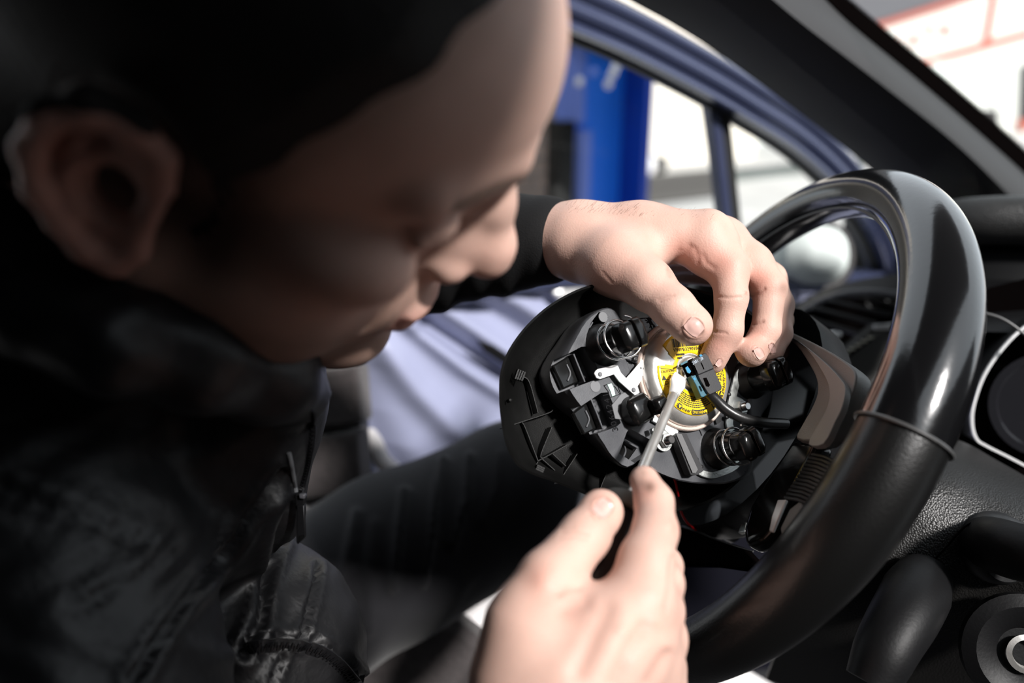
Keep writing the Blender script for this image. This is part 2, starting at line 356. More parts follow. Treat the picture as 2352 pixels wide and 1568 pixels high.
# ================================================================== car body
obj('ceiling', wbox(-1.3, .20, -.62, .80, 1.40, 1.45), M['pillar_grey'], kind='structure')
obj('wall_rear', wbox(-1.35, -1.3, -.62, .85, .3, 1.42), M['dark'], kind='structure')
obj('wall_passenger', wbox(-1.3, .9, -.68, -.62, .3, .98), M['dark'], kind='structure')
obj('wall_passenger_rear', wbox(-1.3, -.35, -.68, -.62, .98, 1.42), M['dark'], kind='structure')
obj('floor_pan', wbox(-1.3, 1.3, -.62, .95, .24, .30), M['carpet'], kind='structure')
obj('wall_firewall', wbox(1.25, 1.3, -.62, .95, .24, .95), M['dark'], kind='structure')
# ------------------------------------------------------------------ driver's door
YD = .86
dr = thing('car_door', 'lilac-grey car door with smooth ridged inner panel and curved window frame', 'car door', (.5, YD, .3))
ridges = [([(930, 660), (1010, 710), (1100, 770), (1200, 840), (1400, 960)], 24, .016),
          ([(880, 700), (960, 760), (1060, 840), (1190, 920), (1400, 1050)], 20, .018),
          ([(820, 740), (880, 800), (950, 890), (1030, 970), (1100, 1010), (1300, 1120)], 34, .020),
          ([(1080, 640), (1180, 690), (1290, 760), (1450, 850)], 26, .018),
          ([(1200, 640), (1330, 690), (1480, 760)], 20, .012)]
dips = [([(980, 740), (1060, 790), (1140, 850), (1230, 895)], 28, .022), ([(1100, 700), (1200, 760), (1300, 830)], 28, .010)]
xl = lambda y: np.interp(y, [560, 700, 830, 870, 950, 1030, 1075, 1110, 1500], [900, 820, 795, 800, 822, 862, 900, 930, 1000])
ys = np.concatenate([np.linspace(628, 1120, 110), np.linspace(1140, 1600, 24)]); us = np.linspace(0, 1, 150)**1.25
PX = np.array([[xl(y)+(2160-xl(y))*u for u in us] for y in ys]); PY = np.array([[y]*len(us) for y in ys])
# the panel's top edge follows the sill line
top = lambda x: np.interp(x, [800, 1000, 1200, 1400, 1700, 2160], [720, 690, 652, 636, 648, 640])
for i in range(len(ys)):
    f = (ys[i]-628)/(1600-628); PY[i] = top(PX[i])*(1-f)+1600*f
Q = np.stack([PX.ravel(), PY.ravel()], 1); H = np.zeros(len(Q))
for pl, s, a in ridges: H += a*np.exp(-(pdist(Q, pl)/s)**2)
for pl, s, a in dips: H -= a*np.exp(-(pdist(Q, pl)/s)**2)
H += .03*np.exp(-((Q[:, 0]-xl(Q[:, 1]))/60)**2)*-1
G = np.array([onY(x, y, YD) for x, y in Q]); G[:, 1] -= H; G = G.reshape(len(ys), len(us), 3)
obj('inner_panel', sheet(G, (0, .03, 0)), M['paint'], dr)
hp = Pl((0, YD-.012, 0), (0, -1, 0))
obj('handle_recess', prism(hp.poly([(1092, 778), (1130, 790), (1180, 822), (1235, 856), (1228, 868), (1170, 845), (1110, 806)], .004), (0, -.004, 0)), M['dark'], dr, bevel=.002)
obj('latch', prism(hp.poly([(1270, 672), (1310, 655), (1380, 640), (1395, 648), (1330, 672), (1290, 692)], .012), (0, .01, 0)), M['chrome'], dr, bevel=.003)
# window frame: three parallel rounded rolls
fc = smooth_path([onY(x, y, YD-.02) for x, y in [(1120, -45), (1230, -10), (1345, 36), (1462, 90), (1618, 174), (1720, 236), (1822, 302), (1905, 374), (1965, 445), (2015, 520), (2048, 600), (2062, 680)]], 6)
prof = []
for k in range(25):
    s = -0.027+.054*k/24; prof.append((s, -.012-.009*abs(math.sin(2.5*math.pi*(k/24)+.35))**.7*(1 if k not in (0, 24) else .3)))
prof = prof+[(.027, .03), (-.027, .03)]
obj('window_frame', sweep(fc, (0, 1., 0), [(a, b) for a, b in prof]), M['paintd'], dr, smooth=60)
obj('window_seal', sweep(fc, (0, 1., 0), [(.027, .0), (.032, .0), (.032, .02), (.027, .02)]), M['rubber'], dr)
obj('window_seal', sweep(fc, (0, 1., 0), [(-.033, .0), (-.027, .0), (-.027, .02), (-.033, .02)]), M['rubber'], dr)
dp = [onY(1628, 205, YD), onY(1645, 330, YD), onY(1662, 480, YD), onY(1680, 640, YD)]
obj('quarter_pillar', sweep(np.array(dp), (0, 1., 0), [(-.004, -.014), (.014, -.014), (.014, .006), (-.004, .006)]), M['paintd'], dr, bevel=.003)
obj('quarter_seal', sweep(np.array(dp)+np.array([.0, 0, 0]), (0, 1., 0), [(-.020, -.012), (-.004, -.012), (-.004, .006), (-.020, .006)]), M['rubber'], dr)
obj('sill_trim', sweep(smooth_path([onY(x, y, YD-.02) for x, y in [(1000, 682), (1200, 648), (1400, 634), (1700, 644), (2100, 638)]]), (0, 1., 0), [(-.012, -.01), (.012, -.01), (.012, .03), (-.012, .03)]), M['paintd'], dr, bevel=.004)
obj('glass_pane', prism([onY(x, y, YD+.004) for x, y in [(1100, 30), (1260, 40), (1450, 120), (1620, 205), (1672, 640), (1000, 680), (900, 400)]], (0, .004, 0)), M['glass'], dr)
obj('quarter_pane', prism([onY(x, y, YD+.004) for x, y in [(1645, 225), (1760, 300), (1860, 390), (1950, 480), (2030, 620), (1690, 642)]], (0, .004, 0)), M['glass'], dr)
# outside mirror, seen through the quarter pane
mr = thing('door_mirror', 'pale rounded door mirror seen through the steering wheel and quarter window', 'mirror', W(1850, 650, 1.25))
obj('housing', blob(1858, 590, 78, 72, 1.22, .10, 2.4), M['mirror'], mr)
obj('rim', tube([W(1858+92*math.cos(a_), 590-84*math.sin(a_), 1.25) for a_ in np.linspace(-1.4, 1.3, 16)], .009), M['gate'], mr)
obj('foot', prism([W(x, y, 1.2) for x, y in [(1800, 640), (1900, 640), (1890, 672), (1790, 672)]], cf*.03), M['paintd'], mr)
# ------------------------------------------------------------------ windscreen pillar and windscreen
def along(pts): return smooth_path([W(*p) for p in pts], 8)
L1 = along([(1330, -72, .79), (1451, 0, .81), (1545, 52, .83), (1650, 119, .86), (1805, 232, .91), (1990, 376, .97), (2090, 480, 1.0)])
Lm = along([(1540, -70, .70), (1610, -25, .715), (1720, 60, .74), (1880, 190, .79), (2040, 320, .85), (2150, 420, .89), (2230, 520, .92)])
L2 = along([(1690, -68, .69), (1755, -18, .705), (1850, 60, .73), (2020, 190, .78), (2190, 325, .84), (2300, 430, .88), (2380, 520, .92)])
L2b = along([(1710, -68, .70), (1775, -18, .715), (1870, 60, .735), (2040, 190, .785), (2205, 325, .845), (2318, 430, .885), (2400, 520, .925)])
L3 = along([(1830, -68, .75), (1885, -13, .765), (1960, 60, .79), (2105, 180, .84), (2250, 305, .895), (2370, 415, .935), (2440, 500, .96)])
L4 = along([(1870, -68, .79), (1925, -18, .80), (2000, 45, .83), (2145, 165, .88), (2290, 290, .93), (2400, 392, .965), (2470, 470, .99)])
back = cf*.05
obj('trim_pillar', loft([L1, Lm, L2, L2+back, L1+cf*.004], cap=False, closed=False), M['pillar'], kind='structure', smooth=60)
obj('trim_pillar_edge', loft([L2, L2b, L3, L3+back, L2+back], cap=False, closed=False), M['pillar_grey'], kind='structure', smooth=60)
fe = obj('trim_windscreen', loft([L3-cf*.002, L4-cf*.002, L4+cf*.004, L3+cf*.004], cap=False, closed=False), M['frit'], kind='structure')
mb = MB(); dist = np.r_[0, np.cumsum(np.linalg.norm(np.diff(L4, axis=0), axis=1))]
for s in np.arange(0, dist[-1], .0042):
    p = np.array([np.interp(s, dist, L4[:, k]) for k in range(3)])+cr*.0025
    mb.add(revolve([(0.0014, 0), (0.0014, .001)], p, -cf, 6))
obj('dot_edge', mb, M['frit'], fe, kind='stuff')
up4 = np.array([.62, -.1, .0])
obj('window_8', loft([L4, L4+np.array([.10, -.45, .06]), L4+np.array([.13, -.9, .06]), L4+np.array([.05, -1.35, 0])], cap=False, closed=False), M['glass'], kind='structure', smooth=60)
# ------------------------------------------------------------------ seat
st = thing('driver_seat', 'dark cloth driver seat with ribbed side and pale edge piping', 'car seat', (.25, .55, .3))
for k, (y0, y1) in enumerate([(760, 835), (845, 985), (995, 1140)]):
    pts = [(640, y0+8), (760, y0), (828, y0-8), (838, y1-14), (780, y1-4), (640, y1+12)]
    base = np.array([W(x, y, .86) for x, y in pts]); c = base.mean(0)
    obj('back_panel', loft([base+cf*.05, base, c+(base-c)*.93-cf*.012], cap=True), M['seat'], st, bevel=.004)
obj('back_core', prism([W(x, y, .90) for x, y in [(640, 700), (815, 700), (835, 1120), (760, 1160), (640, 1170)]], cf*.05), M['dark'], st)
obj('edge_piping', tube(smooth_path([W(822, 780, .93), W(824, 930, .93), W(830, 1040, .92), W(838, 1115, .91)]), .0042), M['cream'], st)
obj('side_loop', tube(smooth_path([W(846, 1000, .95), W(860, 1020, .94), W(880, 1060, .94), W(925, 1098, .93)]), .011), M['white'], st)
obj('side_loop', tube(smooth_path([W(852, 1010, .97), W(850, 1060, .96), W(862, 1110, .95)]), .006), M['paint'], st)
sht = obj('cushion_cover', prism([W(640, 1160, .88), W(760, 1140, .90), W(880, 1090, .95), W(1400, 1100, 1.03), W(1500, 1300, .98), W(1230, 1500, .86), W(1110, 1476, .84), W(1055, 1432, .84), W(900, 1300, .86), W(640, 1300, .88)], (0, 0, -.02)), M['white'], st, bevel=.003)
obj('bolster', prism([W(1057, 1437, .80), W(1118, 1482, .80), W(1200, 1540, .80), W(1200, 1700, .8), W(650, 1700, .8), W(650, 1400, .8), W(900, 1385, .8)], cf*.05), M['seat'], st, bevel=.01)
obj('floor_mat', prism([W(1480, 1545, .95), W(1640, 1541, .98), W(1705, 1534, 1.0), W(1800, 1590, 1.0), W(1900, 1700, 1.0), W(1400, 1700, .95)], cf*.004), M['white'])
tag(bpy.data.objects['floor_mat'], 'white paper mat on the footwell floor below the steering wheel', 'floor mat')
# ------------------------------------------------------------------ dashboard
ds = thing('dashboard', 'black grained dashboard with air vent, dial cluster and steering column cowl', 'dashboard', (.95, .3, .3))
pad = [along([(1780, 770, .98), (1860, 690, .97), (1950, 648, .95), (2060, 628, .92), (2170, 600, .86)]),]
up_ = []
for dy, dd in [(0, 0), (-10, .03), (-6, .08)]:
    pass
# top pad: a roll running to the right behind the rim, grained
cen = smooth_path([W(2080, 545, .80), W(2160, 520, .77), W(2240, 508, .74), (W(2360, 507, .72)), W(2520, 520, .70)], 6)
prf = [(.026*math.cos(a_)-.0, .020*math.sin(a_)) for a_ in np.linspace(0, 2*np.pi, 24, endpoint=False)]
obj('top_pad', tube(cen, .0225, 28), M['dashpad'], ds)
obj('front_face', loft([smooth_path([W(2080, y, d), W(2200, y, d-.04), W(2360, y+4, d-.07), W(2560, y+10, d-.09)]) for y, d in [(505, .83), (560, .80), (640, .79), (700, .74), (760, .70)]], cap=False, closed=False), M['dark'], ds)
# door-side sweep of the dash with the vent
obj('vent_surround', tube(along([(1806, 762, .93), (1850, 712, .92), (1920, 680, .90), (1990, 672, .88), (2060, 676, .86), (2110, 680, .84)]), .0042), mat('satin_vent_trim', (.09, .09, .1), .4), ds)
obj('side_panel', loft([along([(1745, 800, .98), (1790, 735, .97), (1860, 680, .95), (1960, 645, .92), (2110, 622, .87)]), along([(1800, 790, .95), (1850, 715, .93), (1920, 676, .91), (1990, 668, .89), (2110, 668, .85)])], cap=False, closed=False), M['dark'], ds)
vo = W(1930, 760, .93)
obj('vent_box', loft([along([(1806, 762, .95), (1850, 712, .95), (1920, 682, .95), (1990, 674, .94), (2110, 680, .9)]), along([(1840, 850, .97), (1900, 840, .97), (1960, 820, .96), (2010, 800, .95), (2110, 760, .9)])], cap=False, closed=False), M['frit'], ds)
for (x0, y0, x1, y1) in [(1862, 706, 2006, 742), (1900, 690, 2040, 722), (1858, 732, 1980, 768), (1850, 758, 1930, 790), (1960, 682, 2070, 705)]:
    a = W(x0, y0, .905); b = W(x1, y1, .885); dvec = unit(b-a)
    obj('slat', box((a+b)/2, [dvec, unit(np.cross(dvec, cf)), cf], (np.linalg.norm(b-a)/2, .0022, .009)), M['blk'], ds, bevel=.0008)
for (x0, y0, x1, y1) in [(1985, 690, 2010, 720), (2010, 700, 2040, 690)]:
    obj('slat', tube([W(x0, y0, .92), W(x1, y1, .92)], .0012), M['blk'], ds)
obj('vent_knob', blob(1916, 768, 16, 8, .88, .012, 2.2), M['chrome'], ds, label='chrome vent knob')
# strip with thumb wheel, running from lower left to upper right
obj('vent_bezel', prism([W(x, y, .865) for x, y in [(1926, 815), (2010, 745), (2048, 742), (2050, 757), (2020, 764), (1948, 822)]], cf*.02), mat('bezel_grey', (.075, .073, .07), .4), ds, bevel=.002)
obj('bezel_highlight', prism([W(x, y, .862) for x, y in [(2008, 745), (2050, 742), (2046, 756), (2010, 757)]], cf*.004), M['chrome'], ds, bevel=.001)
tw = obj('thumb_wheel', prism([W(x, y, .861) for x, y in [(1938, 812), (2002, 770), (2008, 776), (1950, 820)]], cf*.004), M['frit'], ds)
for k in range(5): obj('tooth', blob(1945+k*13.5, 809-k*8.5, 6.5, 3.4, .859, .004, 2.0), M['led'], tw)
obj('lower_face', prism([W(x, y, .88) for x, y in [(1900, 850), (1948, 822), (2020, 766), (2110, 755), (2110, 1010), (1960, 1010)]], cf*.02), mat('dash_face', (.035, .033, .03), .5, bump=.4, bscale=900), ds)
# instrument cluster
ic = W(2470, 900, .62)
CP = Pl(W(2300, 900, .62), -unit(cf*.9+cr*.25))
obj('cluster_body', prism(CP.poly([(2120, 700), (2352, 640), (2700, 640), (2700, 1250), (2352, 1120), (2200, 1020), (2120, 1000)], -.06), CP.n*.004), M['frit'], ds)
hood = smooth_path([CP.P(2180, 730, .02), CP.P(2230, 717, .02), CP.P(2290, 727, .02), CP.P(2340, 757, .02), CP.P(2400, 810, .02)], 6)
obj('cluster_hood', tube(hood, .0012), M['seam'], ds)
rg = smooth_path([CP.P(x, y, 0) for x, y in [(2500, 700), (2420, 715), (2352, 750), (2300, 800), (2258, 862), (2234, 930), (2231, 975), (2241, 1007), (2262, 1022), (2310, 1046), (2360, 1072), (2460, 1122)]], 6)
obj('dial_ring', sweep(rg, CP.n, [(-.0010, 0), (.0010, 0), (.0010, .004), (-.0010, .004)]), M['chrome'], ds, label='thin chrome ring around the dials')
obj('dial_well', loft([rg-CP.n*.001, rg*.985+CP.P(2420, 900, 0)*.015-CP.n*.045], cap=False, closed=False), M['blk'], ds)
obj('dial_face', revolve([(0.001, 0), (.042, 0), (.042, .004), (.036, .004), (.034, .002), (.001, .002)], CP.P(2400, 930, -.035), CP.n, 40), M['lens'], ds)
# steering column cowl (grained) with stalks and ignition barrel
rows = []
for pts in [[(2100, 1000, .62), (2200, 1010, .60), (2300, 1062, .58), (2420, 1130, .56), (2560, 1200, .55)],
            [(2080, 1040, .56), (2170, 1060, .54), (2280, 1110, .53), (2420, 1170, .52), (2560, 1240, .51)],
            [(2040, 1100, .525), (2140, 1130, .515), (2250, 1165, .51), (2400, 1220, .50), (2560, 1290, .50)],
            [(1980, 1200, .52), (2080, 1220, .51), (2210, 1250, .50), (2380, 1310, .49), (2560, 1380, .49)],
            [(1900, 1310, .52), (2020, 1340, .515), (2160, 1370, .51), (2360, 1420, .51), (2560, 1460, .50)],
            [(1820, 1420, .56), (1960, 1470, .55), (2120, 1500, .55), (2340, 1540, .54), (2560, 1580, .54)],
            [(1760, 1560, .64), (1940, 1620, .62), (2120, 1660, .60), (2340, 1700, .60), (2560, 1740, .60)]]:
    rows.append(along(pts))
R2 = smooth_path(np.array(rows).reshape(len(rows), -1), 5).reshape(-1, len(rows[0]), 3)
obj('column_cowl', sheet(R2, cf*.004), M['dash'], ds)
obj('cowl_seam', tube(along([(2140, 1292, .495), (2175, 1255, .492), (2210, 1215, .492), (2236, 1198, .495)]), .0006), M['frit'], ds)
obj('shade_panel', prism([W(x, y, 1.05) for x, y in [(1360, 1130), (1900, 1130), (1900, 1520), (1560, 1560), (1400, 1560)]], cf*.01), mat('navy_shade', (.004, .004, .008), .7, spec=.08), ds)  # added near-black sheet, stands in for the shade over the lower door
sk = obj('stalk', loft([*[np.array(x) for x in [tube([W(2290, 1265, .47), W(2300, 1265, .47)], 0.02)[0][:12]]]], cap=False) if False else tube(smooth_path([W(2265, 1245, .50), W(2300, 1255, .475), W(2352, 1270, .46), W(2460, 1290, .44)]), [.021]*8+[.0205]*4+[.017]*5+[.0155]*8 if False else .0165, 24), M['dark'], ds)
obj('stalk_collar', revolve([(.001, 0), (.022, 0), (.0225, .004), (.021, .014), (.018, .018), (.001, .018)], W(2272, 1252, .505), -cf+cr*.1, 32), M['blk'], ds)
k2 = smooth_path([W(2120, 1330, .50), W(2085, 1400, .47), W(2040, 1480, .455), W(2000, 1570, .45)], 6)
obj('wiper_stalk', tube(k2, np.interp(np.arange(len(k2)), [0, 3, 8, 14, len(k2)-1], [.017, .0195, .0185, .0165, .014]), 24), M['dark'], ds)
obj('stalk_seam', tube([W(2072, 1418, .4505), W(2100, 1432, .449), W(2120, 1441, .4515)], .0007), M['frit'], ds)
ib = W(2340, 1490, .485)
obj('ignition_barrel', revolve([(.034, 0), (.034, .006), (.027, .010), (.015, .006), (.0135, .004), (.001, .004)], ib, -cf-cr*.2+cu*.1, 36), M['dark'], ds)
obj('key_slot', revolve([(.010, 0), (.0115, .003), (.0085, .004), (.0075, .001)], ib-cf*.006, -cf-cr*.2+cu*.1, 28, cap=False), M['steel'], ds)
# ================================================================== steering wheel
wc = c2w(np.array([.15582, -.04982, .57506])); wn_ = C2W @ unit(np.array([-.85041, .49140, -.18839]))
WP = Pl(wc, wn_)
ua = unit(np.cross(wn_, [0, 0, 1.])); va = np.cross(wn_, ua)
sw = thing('steering_wheel', 'glossy black leather steering wheel with grey spoke cover and open hub', 'steering wheel', wc-np.array([0, 0, .18]))
def ring_pt(a): return wc+.180*(math.cos(a)*ua+math.sin(a)*va)
A = np.linspace(0, 2*np.pi, 181)[:-1]; RP = np.array([ring_pt(a) for a in A]); RQ = topx(RP)
depth = (RP-CAM) @ cf
# tube radius varies round the rim (thicker grips)
def angof(px, py): return A[np.argmin(np.linalg.norm(RQ-np.array([px, py]), axis=1)+np.where(depth > .68, 1000, 0))]
a_top = angof(1860, 470); a_r = angof(2157, 680); a_lr = angof(1950, 1200); a_b = angof(1620, 1485); a_seam = angof(2075, 1005); a_seam2 = angof(1990, 440)
def radius(a):
    keys = [(a_top, .0158), (a_r, .0205), (a_lr, .0235), (a_b, .0175)]
    w_ = np.array([math.exp(-((math.atan2(math.sin(a-k), math.cos(a-k)))/.55)**2) for k, r in keys]+[.02]); r_ = np.array([r for k, r in keys]+[.0158])
    return float((w_*r_).sum()/w_.sum())
def arc(a0, a1, n, extra=0.0):
    d = math.atan2(math.sin(a1-a0), math.cos(a1-a0)); return [a0+d*i/(n-1) for i in range(n)]
def rimtube(angs, extra=0.0, closed=False):
    rings = []
    for a in angs:
        e = math.cos(a)*ua+math.sin(a)*va; r = radius(a)+extra; t_ = np.linspace(0, 2*np.pi, 32, endpoint=False)
        rings.append(ring_pt(a)+r*(np.cos(t_)[:, None]*e+1.08*np.sin(t_)[:, None]*wn_))
    return loft(rings, cap=not closed)
d1 = math.atan2(math.sin(a_seam-a_r), math.cos(a_seam-a_r)); sgn = 1 if d1 > 0 else -1
smooth_arc = [a_seam-sgn*x for x in np.linspace(0, 2.35, 70)]
perf_arc = [a_seam+sgn*x for x in np.linspace(0, 2*np.pi-2.35, 150)]
obj('rim_smooth', rimtube(smooth_arc), M['leather'], sw, label='smooth glossy upper rim')
obj('rim_grip', rimtube(perf_arc, -.0003), M['perf'], sw, label='perforated leather lower rim')
rs = radius(a_seam)+.0006; e = math.cos(a_seam)*ua+math.sin(a_seam)*va
obj('seam', tube([ring_pt(a_seam)+rs*(math.cos(x)*e+1.08*math.sin(x)*wn_) for x in np.linspace(0, 2*np.pi, 40)[:-1]], .0011, 8, closed=True), M['seam'], sw)
# stitched inner edge piping on the inner side of the rim
ip = np.array([ring_pt(a)+(radius(a)+.0002)*(-(math.cos(a)*ua+math.sin(a)*va)*.93+wn_*.38) for a in smooth_arc[4:]])
obj('inner_stitching', tube(ip, .0010, 8), M['seam'], sw)
# hub cavity: dark bowl behind the spokes
obj('hub_shell', loft([[wc+r*(math.cos(a)*ua+math.sin(a)*va)+wn_*h for a in np.linspace(0, 2*np.pi, 40, endpoint=False)] for r, h in [(.088, -.004), (.086, -.03), (.07, -.055), (.03, -.06), (.001, -.06)]], cap=False), M['dark'], sw)
shp = [(1745, 756), (1795, 758), (1850, 783), (1925, 820), (1985, 858), (2004, 886), (1992, 935), (1962, 985), (1924, 1030), (1866, 1030), (1880, 995), (1900, 960), (1913, 925), (1910, 892), (1893, 858), (1863, 815), (1825, 785), (1790, 776), (1745, 772)]
shi = [(1750, 764), (1796, 764), (1848, 793), (1905, 838), (1942, 876), (1955, 900), (1948, 940), (1932, 975), (1905, 1026), (1870, 1028), (1884, 995), (1904, 960), (1917, 925), (1914, 890), (1897, 856), (1867, 812), (1828, 782), (1792, 772), (1750, 769)]
obj('spoke_cover', prism(smooth_path(WP.poly(shp, .000), 3, closed=True), wn_*.012), M['shroud'], sw, bevel=.0035, segs=4)
obj('spoke_cover_lip', prism(smooth_path(WP.poly(shi, .012), 3, closed=True), wn_*.004), mat('grey_spoke_lip', (.27, .27, .265), .42, bump=.3, bscale=1500), sw, bevel=.002, segs=3)
sp = [(1862, 1032), (1925, 1032), (1905, 1085), (1872, 1150), (1838, 1210), (1795, 1262), (1752, 1280), (1745, 1240), (1762, 1185), (1800, 1120)]
obj('lower_spoke', prism(WP.poly(sp, -.006), wn_*.014), M['blkg'], sw, bevel=.005, segs=4)
for k in range(13):
    f = k/12; x = 1900*(1-f)+1838*f; y = 1052*(1-f)+1150*f
    obj('rib', tube([WP.P(x-34, y-8, .0085), WP.P(x-5, y-3, .0105), WP.P(x+22, y+10, .0085)], .0011, 8), M['blk'], sw)
obj('spoke_chrome', prism(WP.poly([(1792, 1150), (1812, 1150), (1793, 1195), (1780, 1225), (1772, 1222), (1778, 1190)], .008), wn_*.002), M['chrome'], sw, bevel=.0008)
obj('spoke_inset', prism(WP.poly([(1818, 1172), (1845, 1150), (1850, 1175), (1828, 1215), (1800, 1232), (1797, 1215)], .0085), wn_*.0015), M['shroud'], sw, bevel=.0008)
# lower brace of the open hub
obj('hub_brace', prism(WP.poly([(1500, 1175), (1565, 1208), (1640, 1238), (1730, 1268), (1760, 1300), (1730, 1316), (1660, 1306), (1560, 1304), (1500, 1306)], -.03), wn_*.008), M['frit'], sw, bevel=.0015)
obj('brace_edge', tube([WP.P(x, y, -.021) for x, y in [(1565, 1208), (1600, 1219), (1640, 1236), (1690, 1254), (1730, 1266)]], .0006), M['blk'], sw)
obj('tape_patch', prism(WP.poly([(1765, 1078), (1790, 1030), (1812, 1028), (1838, 1060), (1790, 1112)], -.05), wn_*.002), M['card'], sw, label='brown tape patch inside the hub')
obj('clip', prism(WP.poly([(1710, 1207), (1722, 1203), (1719, 1226), (1703, 1228)], -.02), wn_*.003), M['zinc'], sw, bevel=.0006)
obj('hub_lump', revolve([(.001, .012), (.010, .010), (.014, .004), (.015, -.01), (.001, -.01)], WP.P(1665, 1190, -.04), wn_-cr*.3, 24), M['blk'], sw)
obj('hub_lump', prism(WP.poly([(1580, 1195), (1660, 1160), (1690, 1165), (1700, 1240), (1660, 1235), (1600, 1215)], -.052), wn_*.008), M['blk'], sw, bevel=.003)
obj('hub_frame', prism(WP.poly([(1700, 900), (1830, 860), (1870, 900), (1860, 960), (1760, 1000)], -.055), wn_*.006), M['blk'], sw, bevel=.002)
obj('hub_frame', prism(WP.poly([(1740, 1090), (1800, 1020), (1850, 1010), (1810, 1110), (1760, 1200)], -.052), wn_*.006), M['blk'], sw, bevel=.002)
# ================================================================== airbag unit held in the hands
mo = W(1566, 862, .492); mn = C2W @ unit(np.array([.44, .21, -.87]))
MP = Pl(mo, mn); R_ = lambda px, py, h=0: MP.P(px, py, h)
am = thing('airbag_unit', 'black airbag unit turned inside out, steel gas generator with yellow label in its middle', 'airbag', mo-mn*.05)
out = smooth_path([(1147, 900), (1151, 850), (1168, 805), (1203, 755), (1250, 710), (1300, 678), (1350, 657), (1410, 644), (1490, 645), (1580, 660), (1680, 690), (1745, 735), (1778, 800), (1776, 880), (1766, 950), (1740, 1010), (1722, 1070), (1680, 1120), (1610, 1160), (1530, 1176), (1450, 1170), (1400, 1156), (1340, 1133), (1270, 1105), (1222, 1088), (1187, 1066), (1163, 1022), (1151, 960)], 4, closed=True)
cxy = np.array([1470, 900.])
def inset(s, dx=0, dy=0): return [(cxy[0]+(x-cxy[0])*s+dx, cxy[1]+(y-cxy[1])*s+dy) for x, y in out]
obj('cover_shell', loft([MP.poly(out, -.010), MP.poly(inset(1.003), -.0085), MP.poly(inset(.985), -.0075), MP.poly(inset(.975), -.009), MP.poly(inset(.955), -.016), MP.poly(inset(.90), -.024), MP.poly(inset(.80), -.029), MP.poly(inset(.5), -.030), MP.poly(inset(.01), -.030), MP.poly(inset(.01), -.032), MP.poly(inset(.6), -.032), MP.poly(inset(.86), -.030), MP.poly(inset(.97), -.022)], cap=False), M['cover'], am, smooth=60)
# moulded ribs standing on the shell floor
ribl = [[(1192, 863), (1214, 873), (1230, 925), (1236, 948)], [(1158, 982), (1200, 968), (1260, 948), (1270, 941)],
        [(1200, 970), (1208, 985), (1236, 1058)], [(1236, 1058), (1270, 1040), (1303, 1021)], [(1268, 980), (1243, 1042), (1246, 1052)],
        [(1246, 1054), (1275, 1080)], [(1270, 1042), (1300, 1070)], [(1326, 1042), (1296, 1088), (1285, 1110)], [(1394, 1085), (1380, 1120), (1375, 1145)],
        [(1236, 1060), (1228, 1075), (1240, 1084)]]
for pl in ribl:
    P_ = smooth_path(MP.poly(pl, -.022), 4); obj('rib', band(P_, .0005, mn, -.006, 0), M['cover'], am)
for k in range(4):
    obj('vent_tick', band(MP.poly([(1183+k*5, 870+k*1.5-0), (1191+k*5, 848+k*2)], -.0145), .0009, mn, -.002, .0004), M['cover'], am)
    obj('vent_tick', band(MP.poly([(1229+k*1.5, 1080-k*4), (1246+k*1.5, 1088-k*4)], -.0165), .0009, mn, -.002, .0004), M['cover'], am)
obj('peg', revolve([(.0011, 0), (.0010, .004), (.0001, .0045)], R_(1166, 921, -.012), mn, 12), M['cover'], am)
# charcoal bracket body with slots cut through it
top_ = [(1384, 708), (1412, 712), (1432, 735), (1500, 728), (1600, 742), (1690, 790), (1752, 830), (1764, 880), (1752, 925), (1734, 960), (1722, 1010), (1722, 1040), (1718, 1082), (1690, 1104), (1640, 1112), (1560, 1104), (1500, 1080), (1478, 1052), (1440, 1074), (1405, 1050), (1385, 1020), (1372, 1000), (1350, 955), (1322, 920), (1298, 880), (1290, 842), (1304, 806), (1318, 780), (1345, 735)]
top_ = smooth_path(top_, 3, closed=True); tc_ = np.array([1530, 900.])
def sc_(s, pts=top_): return [(tc_[0]+(x-tc_[0])*s, tc_[1]+(y-tc_[1])*s) for x, y in pts]
def skirt(e):
    o_ = []
    for x, y in top_:
        k = np.clip((1420-x)/120, 0, 1); o_.append((x-e*k*1.0-e*.15*(1-k)*np.sign(1530-x), y+e*.35*k))
    return o_
bvf = loft([MP.poly(sc_(.5), .0), MP.poly(sc_(.985), .0), MP.poly(top_, -.0012), MP.poly(skirt(10), -.004), MP.poly(skirt(38), -.018), MP.poly(skirt(52), -.0285), MP.poly(sc_(.3), -.0285)], cap=True)
body = obj('bracket_body', bvf, M['brk'], am, smooth=50)
slots = [[(1350, 728), (1363, 729), (1371, 740), (1343, 783), (1333, 787), (1322, 780), (1332, 752)],
         [(1250, 838), (1310, 806), (1326, 805), (1354, 872), (1344, 879), (1275, 905)],
         [(1300, 945), (1355, 909), (1371, 908), (1399, 977), (1388, 986), (1325, 1008)],
         [(1412, 998), (1419, 989), (1474, 1019), (1479, 1028), (1470, 1044), (1432, 1068), (1395, 1046)]]
import bmesh
for k, s in enumerate(slots):
    cut = obj('cutter', prism(MP.poly(s, -.0125), mn*.03), None, None, smooth=0, fixn=True)
    md = body.modifiers.new('slot', 'BOOLEAN'); md.operation = 'DIFFERENCE'; md.solver = 'EXACT'; md.object = cut
bpy.context.view_layer.update()
dg = bpy.context.evaluated_depsgraph_get(); nm = bpy.data.meshes.new_from_object(body.evaluated_get(dg))
body.modifiers.clear(); body.data = nm
for o in [o for o in bpy.data.objects if o.name.startswith('cutter')]: bpy.data.objects.remove(o)
for p in nm.polygons: p.use_smooth = True
nm.set_sharp_from_angle(angle=math.radians(35))
